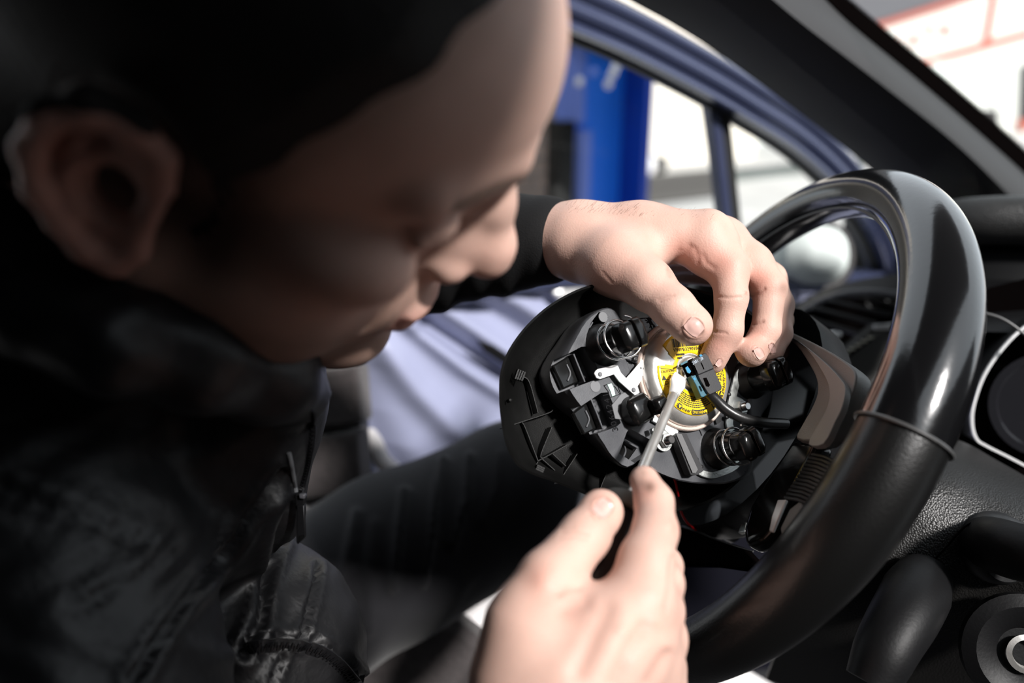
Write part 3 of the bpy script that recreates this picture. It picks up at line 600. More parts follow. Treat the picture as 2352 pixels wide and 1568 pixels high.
# snap clips inside the slots, each with a thin bright lip
for pl in [[(1318, 812), (1330, 842), (1344, 877)], [(1357, 914), (1372, 950), (1385, 984)], [(1416, 1002), (1440, 1014), (1466, 1028)], [(1362, 739), (1350, 760), (1336, 780)]]:
    obj('slot_lip', band(MP.poly(pl, -.003), .0011, mn, -.009, 0), M['brk'], am, bevel=.0003)
for s in [[(1262, 842), (1308, 815), (1334, 874), (1286, 896)], [(1308, 950), (1347, 920), (1374, 980), (1334, 1000)], [(1395, 1040), (1412, 1006), (1456, 1030), (1436, 1058)]]:
    obj('snap_clip', prism(MP.poly(s, -.012), mn*.004), M['blkg'], am, bevel=.001)
    c = np.mean(s, 0); q = smooth_path(MP.poly([(c[0]+4, c[1]-20), (c[0]+12, c[1]), (c[0]+6, c[1]+18)], -.0078), 4); obj('clip_ridge', tube(q, .0006, 8), M['brk'], am)
# raised blocks, discs and recess lines
obj('ejector_disc', revolve([(.001, .0003), (.0031, .0003), (.0032, 0), (.001, 0)], R_(1385, 728, .0), mn, 28), mat('disc_grey', (.13, .133, .14), .5), am)
obj('ejector_disc', revolve([(.001, .0003), (.0034, .0003), (.0035, 0), (.001, 0)], R_(1367, 887, .0), mn, 28), MATS['disc_grey'], am)
obj('raised_block', prism(MP.poly([(1400, 820), (1425, 800), (1440, 838), (1447, 862), (1432, 880), (1416, 868)], 0), mn*.0012), M['brk'], am, bevel=.0004)
obj('raised_block', prism(MP.poly([(1425, 905), (1450, 893), (1466, 900), (1470, 950), (1440, 965), (1412, 962), (1404, 930)], 0), mn*.0006), MATS['disc_grey'], am, bevel=.0003)
obj('arm_clip', prism(MP.poly([(1428, 806), (1462, 816), (1470, 828), (1462, 836), (1436, 826)], .0008), mn*.002), M['brk'], am, bevel=.0005)
obj('arm_clip', prism(MP.poly([(1450, 818), (1461, 820), (1458, 833), (1448, 830)], .002), mn*.003), M['blk'], am, bevel=.0008)
gl = [(1387, 885), (1401, 881), (1406, 890), (1412, 887), (1424, 905), (1400, 913), (1397, 899), (1387, 885)]
obj('recess_line', tube(MP.poly(gl, .0002), .00022, 6), M['mark'], am)
obj('recess_line', tube(smooth_path(MP.poly([(1416, 875), (1424, 900), (1430, 910), (1444, 909), (1452, 906)], .0002)), .00022, 6), M['mark'], am)
obj('green_sticker', prism(MP.poly([(1395, 883), (1404, 880), (1409, 890), (1413, 907), (1406, 910), (1402, 898)], .0002), mn*.0002), M['green'], am, label='small pale green sticker')
# moulded number
tv = unit(R_(1400, 925, 0)-R_(1415, 978, 0)); tn = mn; tu = tv; tvv = np.cross(tn, tu)
obj('moulded_number', text_vf('3064241', R_(1402, 946, .0), tu, tvv, mn, .0001, .0058, .0002, 1.18), M['mark'], am)
# small rampant lion emblem
E0 = (1460, 710); ks = 22.4
lion = [(640, 410), (690, 440), (740, 490), (780, 430), (850, 500), (800, 530), (790, 600), (850, 700), (880, 760), (950, 820), (1000, 900), (930, 940), (890, 890), (920, 850), (830, 800), (790, 800), (790, 880), (800, 940), (710, 955), (700, 930), (735, 900), (735, 780), (700, 700), (640, 690), (600, 715), (550, 680), (570, 660), (620, 660), (640, 640), (600, 620), (480, 560), (470, 530), (500, 545), (610, 600), (650, 580), (570, 480), (580, 460)]
obj('lion_emblem', prism(MP.poly([(E0[0]+x/ks, E0[1]+y/ks) for x, y in lion], 0), mn*.0004), M['mark'], am)
# ------------------------------------------------------------------ gas generator
gc = R_(1563, 864, 0.0)
gg = obj('gas_generator', revolve([(a_*1.16, b_) for a_, b_ in [(.001, .0), (.0262, .0), (.0270, .0015), (.0274, .004), (.0270, .0068), (.0258, .0092), (.0238, .0108), (.0215, .0114), (.0140, .0116), (.0100, .0116), (.0095, .0098), (.0088, .0098), (.0084, .0135), (.0078, .0142), (.0062, .0142), (.0058, .0135), (.0056, .008), (.001, .008)]], gc, mn, 72), M['steel'], am, smooth=35, label='brushed steel gas generator')
obj('copper_washer', revolve([(.0053, .0085), (.0065, .0095), (.0060, .0098), (.0051, .009)], gc, mn, 32, cap=False), mat('copper', (.75, .38, .22), .3, 1.0), gg)
obj('woven_ring', revolve([(.0312, .0), (.0332, .0), (.0342, .0012), (.0342, .0034), (.0334, .0044), (.0320, .0042), (.0312, .003)], gc, mn, 90, cap=False), M['cord'], am)
gu = unit(C2W @ np.array([1, 0, 0])-mn*np.dot(C2W @ np.array([1, 0, 0]), mn)); gv = np.cross(mn, gu)
if np.dot(gv, cu) < 0: gv = -gv
rp = math.radians(10); gu2 = unit(math.cos(rp)*gu+math.sin(rp)*gv); gv2 = unit(-math.sin(rp)*gu+math.cos(rp)*gv); gu, gv = gu2, gv2
pu_, pv_ = gu.copy(), gv.copy(); GS = 1.16; gu = gu*GS; gv = gv*GS
def gp(r, a, h): return gc+r*(math.cos(a)*gu+math.sin(a)*gv)+mn*h
D = math.radians; LH = .0117
mbl = MB(); angs = np.linspace(0, 2*np.pi, 145)
def rout(a):
    d = math.degrees(a) % 360
    return .0125 if 141 < d < 160 else (.0223 if not (137 <= d <= 141 or 160 <= d <= 164) else .0175)
Vv = []; Ff = []
for i, a in enumerate(angs):
    ro = rout(a)
    for k in range(7):
        r = .0106+(ro-.0106)*k/6; Vv.append(gp(r, a, LH+ (0 if r < .0215 else -.0002)))
for i in range(len(angs)-1):
    for k in range(6): Ff.append((i*7+k, i*7+k+1, i*7+8+k, i*7+7+k))
lb = obj('label', (Vv, Ff), M['yellow'], gg, label='round yellow warning label')
sd = lb.modifiers.new('th', 'SOLIDIFY'); sd.thickness = .0002; sd.offset = 1
def flat_rect(x0, x1, y0, y1, h=.0122): return prism([gc+x*gu+y*gv+mn*h for x, y in [(x0, y0), (x1, y0), (x1, y1), (x0, y1)]], mn*.00008)
mb = MB(); x = -.0098; rb = random.Random(3)
while x < .0072:
    w_ = rb.choice([.00018, .00018, .00035, .00055]); 
    ytop = min(.0188, math.sqrt(max(1e-6, .0216**2-x*x))); mb.add(flat_rect(x, x+w_, .0142, ytop)); x += w_+rb.choice([.00018, .0002, .00035])
obj('barcode', mb, M['ink'], lb)
def gtext(s, x, y, size, rot=0.0, mt='ink', name='lettering', h=.0122, sp=1.0):
    u = math.cos(rot)*gu+math.sin(rot)*gv; v = -math.sin(rot)*gu+math.cos(rot)*gv
    obj(name, text_vf(s, gc+x*gu+y*gv, u, v, mn, h, size, .00004, sp), M[mt], lb)
gtext('VWPB32901865', -.0004, .0127, .0027, sp=1.05)
gtext('CAUTION', -.0163, .0022, .0018)
for (r, a, s_, dr_) in [(.0206, -92, 'WARNING', 1), (.0206, -118, 'FLAMMABLE', 1), (.0206, -28, 'FLAMMABLE', 1)]:
    # lettering wraps along the rim and reads from the centre outwards
    tot = len(s_)*.0013/r
    if s_ == 'WARNING':
        mbx = MB(); aa = np.linspace(D(a)-.23, D(a)+.27, 14); mbx.add(loft([[gp(.0193, q, .01205) for q in aa]+[gp(.0221, q, .0119) for q in aa[::-1]], [gp(.0193, q, .01215) for q in aa]+[gp(.0221, q, .0120) for q in aa[::-1]]])); obj('warning_panel', mbx, M['ink'], lb)
    for k, ch in enumerate(s_):
        q = D(a)+tot/2-(k+.5)*tot/len(s_); u = np.array([math.sin(q), -math.cos(q)]); v = np.array([math.cos(q), math.sin(q)])*1.0
        uu = u[0]*gu+u[1]*gv; vv = v[0]*gu+v[1]*gv
        obj('letter', text_vf(ch, gp(r, q, 0), uu, vv, mn, .0123 if s_ == 'WARNING' else .0122, .0021, .00004), M['yellow'] if s_ == 'WARNING' else M['ink'], lb)
# rows of print too fine to read: thin broken strokes that follow the label
mb = MB()
def arcstroke(r, a0, a1, w_):
    n_ = max(2, int(abs(a1-a0)*r/.0006)+1); aa = np.linspace(a0, a1, n_)
    mb.add(loft([[gp(r-w_, q, .0121) for q in aa]+[gp(r+w_, q, .0121) for q in aa[::-1]], [gp(r-w_, q, .01218) for q in aa]+[gp(r+w_, q, .01218) for q in aa[::-1]]]))
for r in np.arange(.0128, .0186, .00105):
    a = D(-150)
    while a < D(-20):
        L_ = rb.uniform(.0004, .0017)/r; arcstroke(r, a, a+L_, .00026); a += L_+.00035/r
for r in np.arange(.0122, .0206, .0010):
    a = D(-18)
    while a < D(52):
        L_ = rb.uniform(.0004, .0014)/r; arcstroke(r, a, a+L_, .00024); a += L_+.0004/r
for y in np.arange(-.0020, -.0085, -.00085):
    x = -.0190+max(0, (-.004-y))*.5
    while x < -.0128:
        w_ = rb.uniform(.0003, .0011); mb.add(flat_rect(x, x+w_, y-.00015, y+.00015)); x += w_+.0003
for y in (.0008, 0., -.0008):
    x = -.0160
    while x < -.0120:
        w_ = rb.uniform(.0003, .0009); mb.add(flat_rect(x, x+w_, y-.00012, y+.00012)); x += w_+.0003
for x0, y0, n_ in [(-.0085, .0103, 5), (-.0082, .0085, 3), (.0082, .0108, 2), (.0082, .0092, 3)]:
    for k in range(n_): mb.add(flat_rect(x0+k*.0011, x0+k*.0011+.0008, y0-.0005, y0+.0005))
arcstroke(.0172, D(-150), D(-150)+.001, .004)
obj('fine_print', mb, M['ink'], lb, kind='stuff')
mb = MB()
for a in (168, 193, 222, 60): mb.add(loft([[gp(r, D(a)+s*.0001/r, .0121) for r, s in [(.0112, -1), (.0215, -1), (.0215, 1), (.0112, 1)]], [gp(r, D(a)+s*.0001/r, .0122) for r, s in [(.0112, -1), (.0215, -1), (.0215, 1), (.0112, 1)]]]))
obj('label_rule', mb, M['ink'], lb)
def tri(x, y, s, rot, mtl='ink', h=.0122):
    q = [gc+(x+s*math.cos(rot+k*2.0944))*gu+(y+s*math.sin(rot+k*2.0944))*gv+mn*h for k in range(3)]; obj('hazard_triangle', prism(q, mn*.0001), M[mtl], lb)
tri(-.0192, -.0012, .0016, 1.57); tri(-.0178, -.0095, .0016, 1.2)
for a in (-128, -62, -38):
    r = .0205; obj('hazard_panel', prism([gp(r-.0014, D(a-3.6), .0121), gp(r-.0014, D(a+3.6), .0121), gp(r+.0014, D(a+3.4), .0119), gp(r+.0014, D(a-3.4), .0119)], mn*.0001), M['ink'], lb)
    tri(r*math.cos(D(a)), r*math.sin(D(a)), .0012, D(a), 'yellow', .0123)
tri(.0206*math.cos(D(-80)), .0206*math.sin(D(-80)), .0012, D(-80), 'yellow', .0124)
# ------------------------------------------------------------------ pale metal bracket with two heads
wb = [(1363, 858), (1366, 852), (1371, 848), (1412, 838), (1417, 840), (1424, 856), (1436, 869), (1452, 851), (1456, 846), (1472, 827), (1476, 826), (1489, 836), (1488, 841), (1473, 864), (1473, 870), (1462, 888), (1467, 902), (1456, 908), (1440, 894), (1420, 876), (1408, 860), (1376, 871), (1368, 868)]
obj('pale_bracket', prism(MP.poly(wb, .0035), mn*.0012), M['white_metal'], am, bevel=.0003, label='pale angled metal bracket')
obj('bracket_stud', revolve([(.001, 0), (.0014, 0), (.0014, .0014), (.001, .0018), (.0003, .0018)], R_(1376, 860, .0038), mn, 12), MATS['disc_grey'], am)
obj('bracket_stud', revolve([(.001, 0), (.0014, 0), (.0014, .0014), (.001, .0018), (.0003, .0018)], R_(1453, 896, .0038), mn, 12), MATS['disc_grey'], am)
obj('bracket_hole', revolve([(.0006, 0), (.0006, .0001), (.0001, .0001)], R_(1472, 845, .0047), mn, 12), M['ink'], am)
obj('bracket_foot', prism(MP.poly([(1366, 862), (1378, 858), (1382, 868), (1370, 872)], 0), mn*.0036), M['blk'], am)
obj('bracket_foot', prism(MP.poly([(1446, 890), (1458, 888), (1460, 900), (1450, 904)], 0), mn*.0036), M['blk'], am)
# ------------------------------------------------------------------ spring posts
gu, gv = pu_, pv_
def post(px, py, hgt, r=.0088, spring=True, cf_=1.0, turns=2.15, rot=0.0, slot=True, cap=.011):
    c = R_(px, py, 0); u = math.cos(rot)*gu+math.sin(rot)*gv; v = np.cross(mn, u)
    obj('post_collar', revolve([(r*(1+.5*cf_), -.001), (r*(1+.4*cf_), .002), (r*(1+.15*cf_), .005), (r*1.03, .008), (r*.5, .008)], c, mn, 36), M['blk'], am, smooth=60)
    pst = obj('spring_post', revolve([(r, .0), (r, hgt-cap), (r*.96, hgt-cap), (r*.96, hgt-cap+.001)], c, mn, 32), M['blkg'], am)
    # chamfered head, split by a slot
    def hd(k, s): return [c+mn*k+u*x*s+v*y*s for x, y in [(-.75*r, -r), (.75*r, -r), (1.02*r, -.6*r), (1.02*r, .6*r), (.75*r, r), (-.75*r, r), (-1.02*r, .6*r), (-1.02*r, -.6*r)]]
    for sgn_ in ((-1, 1) if slot else (0,)):
        rings = []
        for k, s in [(hgt-cap, 1.0), (hgt-.003, .98), (hgt-.0008, .80), (hgt, .62)]:
            H_ = np.array(hd(k, s))
            if sgn_:
                cu_v = (H_-c-mn*k) @ u; lim = .0010
                H_ = H_+np.outer(np.where(cu_v*sgn_ < lim, lim*sgn_-cu_v, 0), u)
            rings.append(H_)
        obj('post_head', loft(rings), M['blkg'], pst, bevel=.0005, segs=2)
    if slot: obj('head_core', prism([c+mn*(hgt-cap)+u*x+v*y for x, y in [(-.0012, -r*.8), (.0012, -r*.8), (.0012, r*.8), (-.0012, r*.8)]], mn*(cap-.004)), M['blkg'], pst)
    if spring:
        tt = np.linspace(0, turns*2*np.pi, int(turns*36)); rr = r*1.20+.0012*(tt/tt[-1]); 
        sp_ = np.array([c+mn*(.007+(hgt-.0165)*(t_/tt[-1]))+rr[i]*(math.cos(t_+.6)*gu+math.sin(t_+.6)*gv) for i, t_ in enumerate(tt)])
        obj('spring', tube(sp_, .00068, 10), M['wire'], am, label='bright wire spring')
post(1388, 792, .0335, rot=.25)
post(1648, 1030, .0335, rot=.3)
post(1452, 944, .012, r=.0084, cf_=.15, spring=False, rot=.3, slot=False, cap=.004)
post(1478, 938, .0200, r=.0048, cf_=.2, spring=False, rot=.3, slot=False, cap=.009)
post(1722, 872, .030, r=.0092, spring=False, rot=.25, slot=True, cap=.010)
obj('post_tab', prism(MP.poly([(1490, 985), (1500, 982), (1504, 993), (1494, 998)], .004), mn*.003), M['zinc'], am, bevel=.0004)
# ------------------------------------------------------------------ zinc reinforcement frame, nuts
def zband(pts, w_, h0, h1, nm_='zinc_frame'): return obj(nm_, band(smooth_path(MP.poly(pts, 0), 5), w_, mn, h0, h1), M['zinc'], am, bevel=.0003)
zband([(1520, 975), (1540, 990), (1552, 1005), (1573, 1040), (1592, 1068), (1602, 1083), (1618, 1090), (1634, 1091), (1660, 1083), (1682, 1072), (1690, 1060), (1691, 1035)], .0042, .0012, .0024)
zband([(1712, 800), (1722, 815), (1712, 840), (1690, 862), (1684, 885), (1679, 905), (1672, 940), (1670, 975), (1676, 990)], .0052, .0012, .0026)
zband([(1495, 958), (1512, 968), (1530, 985), (1548, 1000)], .0060, .0015, .0030)
obj('frame_plate', prism(MP.poly([(1676, 905), (1700, 915), (1712, 935), (1705, 955), (1676, 945)], .001), mn*.0014), M['zinc'], am, bevel=.0003)
def nut(px, py):
    c = R_(px, py, .0025); t6 = np.linspace(0, 2*np.pi, 7)[:-1]
    nt_ = obj('hex_nut', loft([[c+mn*h+r*(math.cos(q)*gu+math.sin(q)*gv) for q in t6] for r, h in [(.0042, 0), (.0044, .0006), (.0044, .0032), (.0040, .0040)]]), M['zinc'], am, smooth=20)
    obj('washer', revolve([(.0062, -.0004), (.0062, .0004), (.004, .0006)], c, mn, 28), M['zinc'], nt_)
    obj('bolt_end', revolve([(.0024, .003), (.0024, .0072), (.0020, .0080), (.0003, .0080)], c, mn, 20), M['wire'], nt_)
    for k in range(4): obj('thread', revolve([(.0024, .0046+k*.0008), (.0026, .0050+k*.0008), (.0024, .0054+k*.0008)], c, mn, 20, cap=False), M['wire'], nt_)
nut(1698, 936); nut(1524, 1012)
for x, y in [(1672, 906), (1667, 958), (1597, 1055), (1608, 1072)]:
    obj('frame_stud', revolve([(.0013, 0), (.0013, .0016), (.0008, .002), (.0002, .002)], R_(x, y, .0024), mn, 12), M['blk'], am)
obj('foam_block', prism(MP.poly([(1537, 1004), (1549, 996), (1563, 998), (1602, 1082), (1588, 1092), (1572, 1092)], .002), mn*.006), M['foam'], am, bevel=.0004)
obj('foam_top', prism(MP.poly([(1551, 995), (1564, 997), (1601, 1078), (1596, 1086), (1589, 1086)], .0082), mn*.0008), mat('foam_edge', (.11, .11, .112), .6), am)
obj('clip_mark', prism(MP.poly([(1640, 962), (1650, 952), (1656, 955), (1654, 968), (1644, 975)], .001), mn*.001), M['blk'], am)
for pl in [[(1612, 1000), (1606, 985)], [(1490, 735), (1500, 760)]]: obj('recess_line', tube(MP.poly(pl, .0002), .0003, 6), M['mark'], am)
obj('side_fin', prism(MP.poly([(1706, 900), (1740, 905), (1768, 885), (1760, 925), (1742, 950), (1728, 975), (1706, 960)], -.004), mn*.006), M['brk'], am, bevel=.002)
# ------------------------------------------------------------------ the plug, its cable and the loose red wire
PP = Pl(R_(1612, 862, .0205), unit(mn+.10*cu-.05*cr))
pg = thing('connector_plug', 'small black and teal cable plug held between fingers above the yellow label', 'plug', PP.o)
obj('plug_body', prism(PP.poly([(1578, 831), (1607, 816), (1614, 823), (1628, 851), (1592, 866), (1577, 833)], -.0045), PP.n*.0055), M['plug'], pg, bevel=.0004)
obj('plug_cover', prism(PP.poly([(1592, 866), (1628, 851), (1647, 893), (1645, 900), (1619, 911), (1614, 906), (1597, 877)], -.0045), PP.n*.0050), M['plug'], pg, bevel=.0004)
obj('teal_slide', prism(PP.poly([(1575, 868), (1590, 864), (1600, 882), (1615, 910), (1603, 917), (1598, 916), (1586, 888), (1576, 872)], -.0070), PP.n*.0055), M['teal'], pg, bevel=.0004, label='teal locking slide')
obj('plug_side', prism(PP.poly([(1559, 838), (1577, 829), (1594, 864), (1576, 870), (1560, 842)], -.0080), PP.n*.0068), M['frit'], pg, bevel=.0004)
obj('blue_insert', prism(PP.poly([(1573, 845), (1578, 841), (1586, 853), (1583, 858), (1578, 856)], -.0011), PP.n*.0006), M['cyan'], pg)
obj('teal_edge', prism(PP.poly([(1561, 836), (1576, 828), (1578, 832), (1563, 840)], -.0012), PP.n*.0008), M['teal'], pg)
obj('blue_corner', prism(PP.poly([(1604, 816), (1609, 814), (1612, 818), (1607, 820)], .0008), PP.n*.0008), M['cyan'], pg)
obj('blue_corner', prism(PP.poly([(1589, 870), (1593, 867), (1597, 872), (1593, 875)], .0), PP.n*.001), M['cyan'], pg)
for pl in [[(1595, 840), (1601, 855)], [(1610, 832), (1617, 848)]]: obj('groove', tube(PP.poly(pl, .0011), .00035, 6), M['frit'], pg)
for pl in [[(1615, 868), (1622, 867), (1630, 884), (1628, 888), (1622, 887)], [(1610, 884), (1614, 883), (1619, 894), (1616, 897)]]:
    obj('latch_hole', prism(PP.poly(pl, .0006), PP.n*.0003), M['frit'], pg)
pu = unit(PP.P(1607, 821)-PP.P(1586, 832)); pv = np.cross(PP.n, pu)
obj('printed_number', text_vf('3381  28', PP.P(1600, 829.5, 0), pu, pv, PP.n, .0011, .0026, .00004, 1.0), M['inkw'], pg)
cbp = smooth_path([W(1622, 900, .478), W(1640, 914, .476), W(1665, 938, .474), W(1700, 958, .474), (W(1745, 969, .478)), W(1806, 973, .488)], 7)
obj('cable', tube(cbp, np.interp(np.arange(len(cbp)), [0, 6, 10, len(cbp)-1], [.0028, .0034, .0034, .0031]), 16), M['cable'], pg)
obj('cable_core', tube([W(1630, 903, .478), W(1642, 908, .476)], .0014), M['card'], pg)
rw = obj('red_wire', tube(smooth_path([W(1546, 1004, .488), W(1535, 1018, .488), W(1532, 1040, .488), W(1540, 1075, .490), W(1552, 1110, .497), W(1560, 1150, .505), W(1566, 1180, .515), W(1580, 1202, .53), W(1598, 1216, .55)], 8), .00085, 10), M['red'])
tag(rw, 'thin red wire hanging from the airbag unit into the open wheel hub', 'wire')
rw2 = obj('red_wire', tube(smooth_path([W(1728, 1296, .50), W(1736, 1290, .50), W(1748, 1288, .50)], 5), .0006, 8), M['red'])
tag(rw2, 'short end of red wire beside the lower wheel spoke', 'wire')
# ================================================================== screwdriver
sd_ = thing('screwdriver', 'flat blade screwdriver with steel shaft and black handle held in the lower hand', 'screwdriver', W(1430, 1180, .40))
ax0 = W(1548, 905, .4625); ax1 = W(1438, 1166, .404); sax = unit(ax0-ax1)
tipc = W(1562, 862, .470)
obj('shaft', tube([ax1-sax*.004, ax0-(ax0-ax1)*.08, ax0], [.00275, .00275, .0030], 24), M['steel'], sd_)
side = unit(np.cross(sax, -(C2W @ unit(np.array([.185, .26, -.95]))))); 
def bl(p, w_, t_): f_ = unit(np.cross(side, sax)); return [p+side*w_+f_*t_, p+side*w_-f_*t_, p-side*w_-f_*t_, p-side*w_+f_*t_]
def bl8(p, w_, t_): f_ = unit(np.cross(side, sax)); return [p+side*w_*math.cos(q)+f_*t_*math.sin(q) for q in np.linspace(0, 2*np.pi, 17)[:-1]]
def bl8s(p, w_, t_):
    f_ = unit(np.cross(side, sax)); g = lambda z_: np.sign(z_)*abs(z_)**.35
    return [p+side*w_*g(math.cos(q))+f_*t_*g(math.sin(q)) for q in np.linspace(0, 2*np.pi, 17)[:-1]+.2]
obj('blade', loft([bl8(ax0-sax*.001, .0030, .0030), bl8(ax0+(tipc-ax0)*.25, .0039, .0024), bl8s(ax0+(tipc-ax0)*.55, .0050, .0014), bl8s(ax0+(tipc-ax0)*.85, .0044, .0008), bl8s(tipc, .0036, .0005)]), M['chrome'], sd_, smooth=50, label='polished flat blade')
hp0 = ax1-sax*.001
obj('collar', revolve([(.0035, .005), (.0095, .0045), (.0138, .002), (.0143, -.003), (.0135, -.006), (.004, -.006)], hp0, sax, 36), mat('collar_grey', (.16, .15, .125), .5), sd_, label='grey green end collar')
obj('handle', revolve([(.0110, -.004), (.0120, -.010), (.0105, -.018), (.0122, -.030), (.0130, -.050), (.0128, -.080), (.010, -.092), (.002, -.095)], hp0, sax, 32), M['blk'], sd_)
# ================================================================== the person: one sculpted body
class SDF:
    def __init__(s, lo, hi, h):
        s.lo = np.array(lo, float); s.h = h; s.n = np.ceil((np.array(hi)-s.lo)/h).astype(int)+1
        s.A = np.full(s.n, 1.0, np.float32)
    def win(s, lo, hi):
        a = np.maximum(0, np.floor((np.array(lo)-s.lo)/s.h).astype(int)); b = np.minimum(s.n, np.ceil((np.array(hi)-s.lo)/s.h).astype(int)+1)
        if (b <= a).any(): return None
        g = [(s.lo[k]+s.h*np.arange(a[k], b[k])).astype(np.float32) for k in range(3)]
        return tuple(slice(a[k], b[k]) for k in range(3)), g[0][:, None, None], g[1][None, :, None], g[2][None, None, :]
    def put(s, sl, d, k, op):
        A = s.A[sl]
        if op == 'add':
            h = np.clip(.5+.5*(A-d)/k, 0, 1); s.A[sl] = A+(d-A)*h-k*h*(1-h)
        else:
            h = np.clip(.5-.5*(A+d)/k, 0, 1); s.A[sl] = A+(-d-A)*h+k*h*(1-h)
    def cap(s, a, b, ra, rb, k=.004, op='add'):
        a = np.array(a, float); b = np.array(b, float); m = max(ra, rb)+k*2+3*s.h
        w = s.win(np.minimum(a, b)-m, np.maximum(a, b)+m)
        if w is None: return
        sl, x, y, z = w; ab = b-a; L = ab @ ab+1e-12
        t = np.clip(((x-a[0])*ab[0]+(y-a[1])*ab[1]+(z-a[2])*ab[2])/L, 0, 1)
        d = np.sqrt((x-a[0]-t*ab[0])**2+(y-a[1]-t*ab[1])**2+(z-a[2]-t*ab[2])**2)-(ra+(rb-ra)*t)
        s.put(sl, d, k, op)
    def ell(s, c, r, k=.004, op='add', R=None):
        c = np.array(c, float); r = np.array(r, float); m = r.max()+k*2+3*s.h; w = s.win(c-m, c+m)
        if w is None: return
        sl, x, y, z = w; X, Y, Z = x-c[0], y-c[1], z-c[2]
        if R is not None: R = np.asarray(R); X, Y, Z = [X*R[0, j]+Y*R[1, j]+Z*R[2, j] for j in range(3)]
        q = np.sqrt((X/r[0])**2+(Y/r[1])**2+(Z/r[2])**2)+1e-9; g = np.sqrt((X/r[0]**2)**2+(Y/r[1]**2)**2+(Z/r[2]**2)**2)+1e-9
        s.put(sl, np.minimum(q*(q-1)/g, m), k, op)
    def chain(s, pts, radii, k=.004, op='add'):
        for i in range(len(pts)-1): s.cap(pts[i], pts[i+1], radii[i], radii[i+1], k, op)
    def mesh(s):
        gr = openvdb.FloatGrid(background=1.0); gr.copyFromArray(s.A); P, q = gr.convertToQuads(0.0) if False else gr.convertToPolygons(isovalue=0.0, adaptivity=0.0)[0::2] if False else gr.convertToQuads(0.0)
        return np.asarray(P, float)*s.h+s.lo, np.asarray(q)
def smooth_mesh(V, Q, it=2, lam=.5):
    e = np.concatenate([Q[:, [0, 1]], Q[:, [1, 2]], Q[:, [2, 3]], Q[:, [3, 0]]]); e = np.concatenate([e, e[:, ::-1]])
    cnt = np.bincount(e[:, 0], minlength=len(V)).astype(float)[:, None]+1e-9
    for _ in range(it):
        S = np.stack([np.bincount(e[:, 0], V[e[:, 1], k], minlength=len(V)) for k in range(3)], 1)/cnt; V = V+lam*(S-V)
    return V
def vnormals(V, Q):
    n = np.cross(V[Q[:, 2]]-V[Q[:, 0]], V[Q[:, 3]]-V[Q[:, 1]]); N = np.zeros_like(V)
    for k in range(4):
        for j in range(3): N[:, j] += np.bincount(Q[:, k], n[:, j], minlength=len(V))
    return N/(np.linalg.norm(N, axis=1)[:, None]+1e-12)
def g1(d, s): return np.exp(-(d/s)**2)
SK = np.array([.60, .39, .32]); 
# ---------------------------------------------------------------- head, sculpted in its own frame (x forward, y left, z up)
HR = np.array([[0.87255783, -0.43717505, 0.21799266], [0.17111024, 0.69148203, 0.70183608], [0.45756323, 0.5750918, -0.67816319]])
HT = np.array([-.1040, .1005, .309])
h = SDF((-.13, -.11, -.22), (.14, .11, .15), .0016)
h.ell((-.004, 0, .045), (.099, .076, .082), .01)
h.ell((.042, 0, .052), (.0645, .063, .058), .02)
h.ell((.038, 0, -.030), (.056, .058, .066), .02)
for sy in (-1, 1):
    h.cap((-.004, sy*.054, -.052), (.072, sy*.014, -.098), .018, .014, .02)
    h.ell((.035, sy*.034, -.055), (.042, .030, .045), .02)
    h.ell((.064, sy*.046, -.012), (.026, .020, .018), .016)
    h.cap((.079, sy*.046, .030), (.100, sy*.010, .033), .010, .010, .012)
h.ell((.082, 0, -.098), (.018, .022, .015), .014)
h.ell((.074, 0, -.058), (.030, .032, .030), .016)
for sy in (-1, 1):
    h.ell((.107, sy*.032, .011), (.018, .017, .011), .012, 'sub')
    h.ell((.083, sy*.032, .010), (.0135, .0140, .0120), .003)
    h.cap((.094, sy*.017, .006), (.086, sy*.046, .007), .0022, .0022, .003)
h.chain([(.098, 0, .030), (.107, 0, .006), (.116, 0, -.014), (.117, 0, -.020)], [.0085, .0082, .0095, .0105], .008)
h.chain([(.088, 0, .028), (.093, 0, .004), (.097, 0, -.016), (.096, 0, -.028)], [.011, .0125, .0155, .0150], .008)
for sy in (-1, 1):
    h.ell((.101, sy*.0125, -.026), (.011, .0078, .0078), .005)
    h.ell((.108, sy*.0065, -.0345), (.0055, .0032, .0035), .003, 'sub')
    h.cap((.098, sy*.020, -.030), (.084, sy*.033, -.058), .0015, .0015, .006, 'sub')
h.ell((.100, 0, -.055), (.0085, .023, .0058), .004)
h.ell((.098, 0, -.0665), (.0085, .020, .0062), .004)
h.cap((.106, -.022, -.0605), (.106, .022, -.0605), .0022, .0022, .002, 'sub')
h.ell((.098, 0, -.078), (.005, .018, .004), .006, 'sub')
h.cap((-.040, 0, -.045), (-.085, 0, -.19), .058, .062, .03)
h.cap((-.010, 0, -.075), (-.040, 0, -.19), .045, .050, .03)
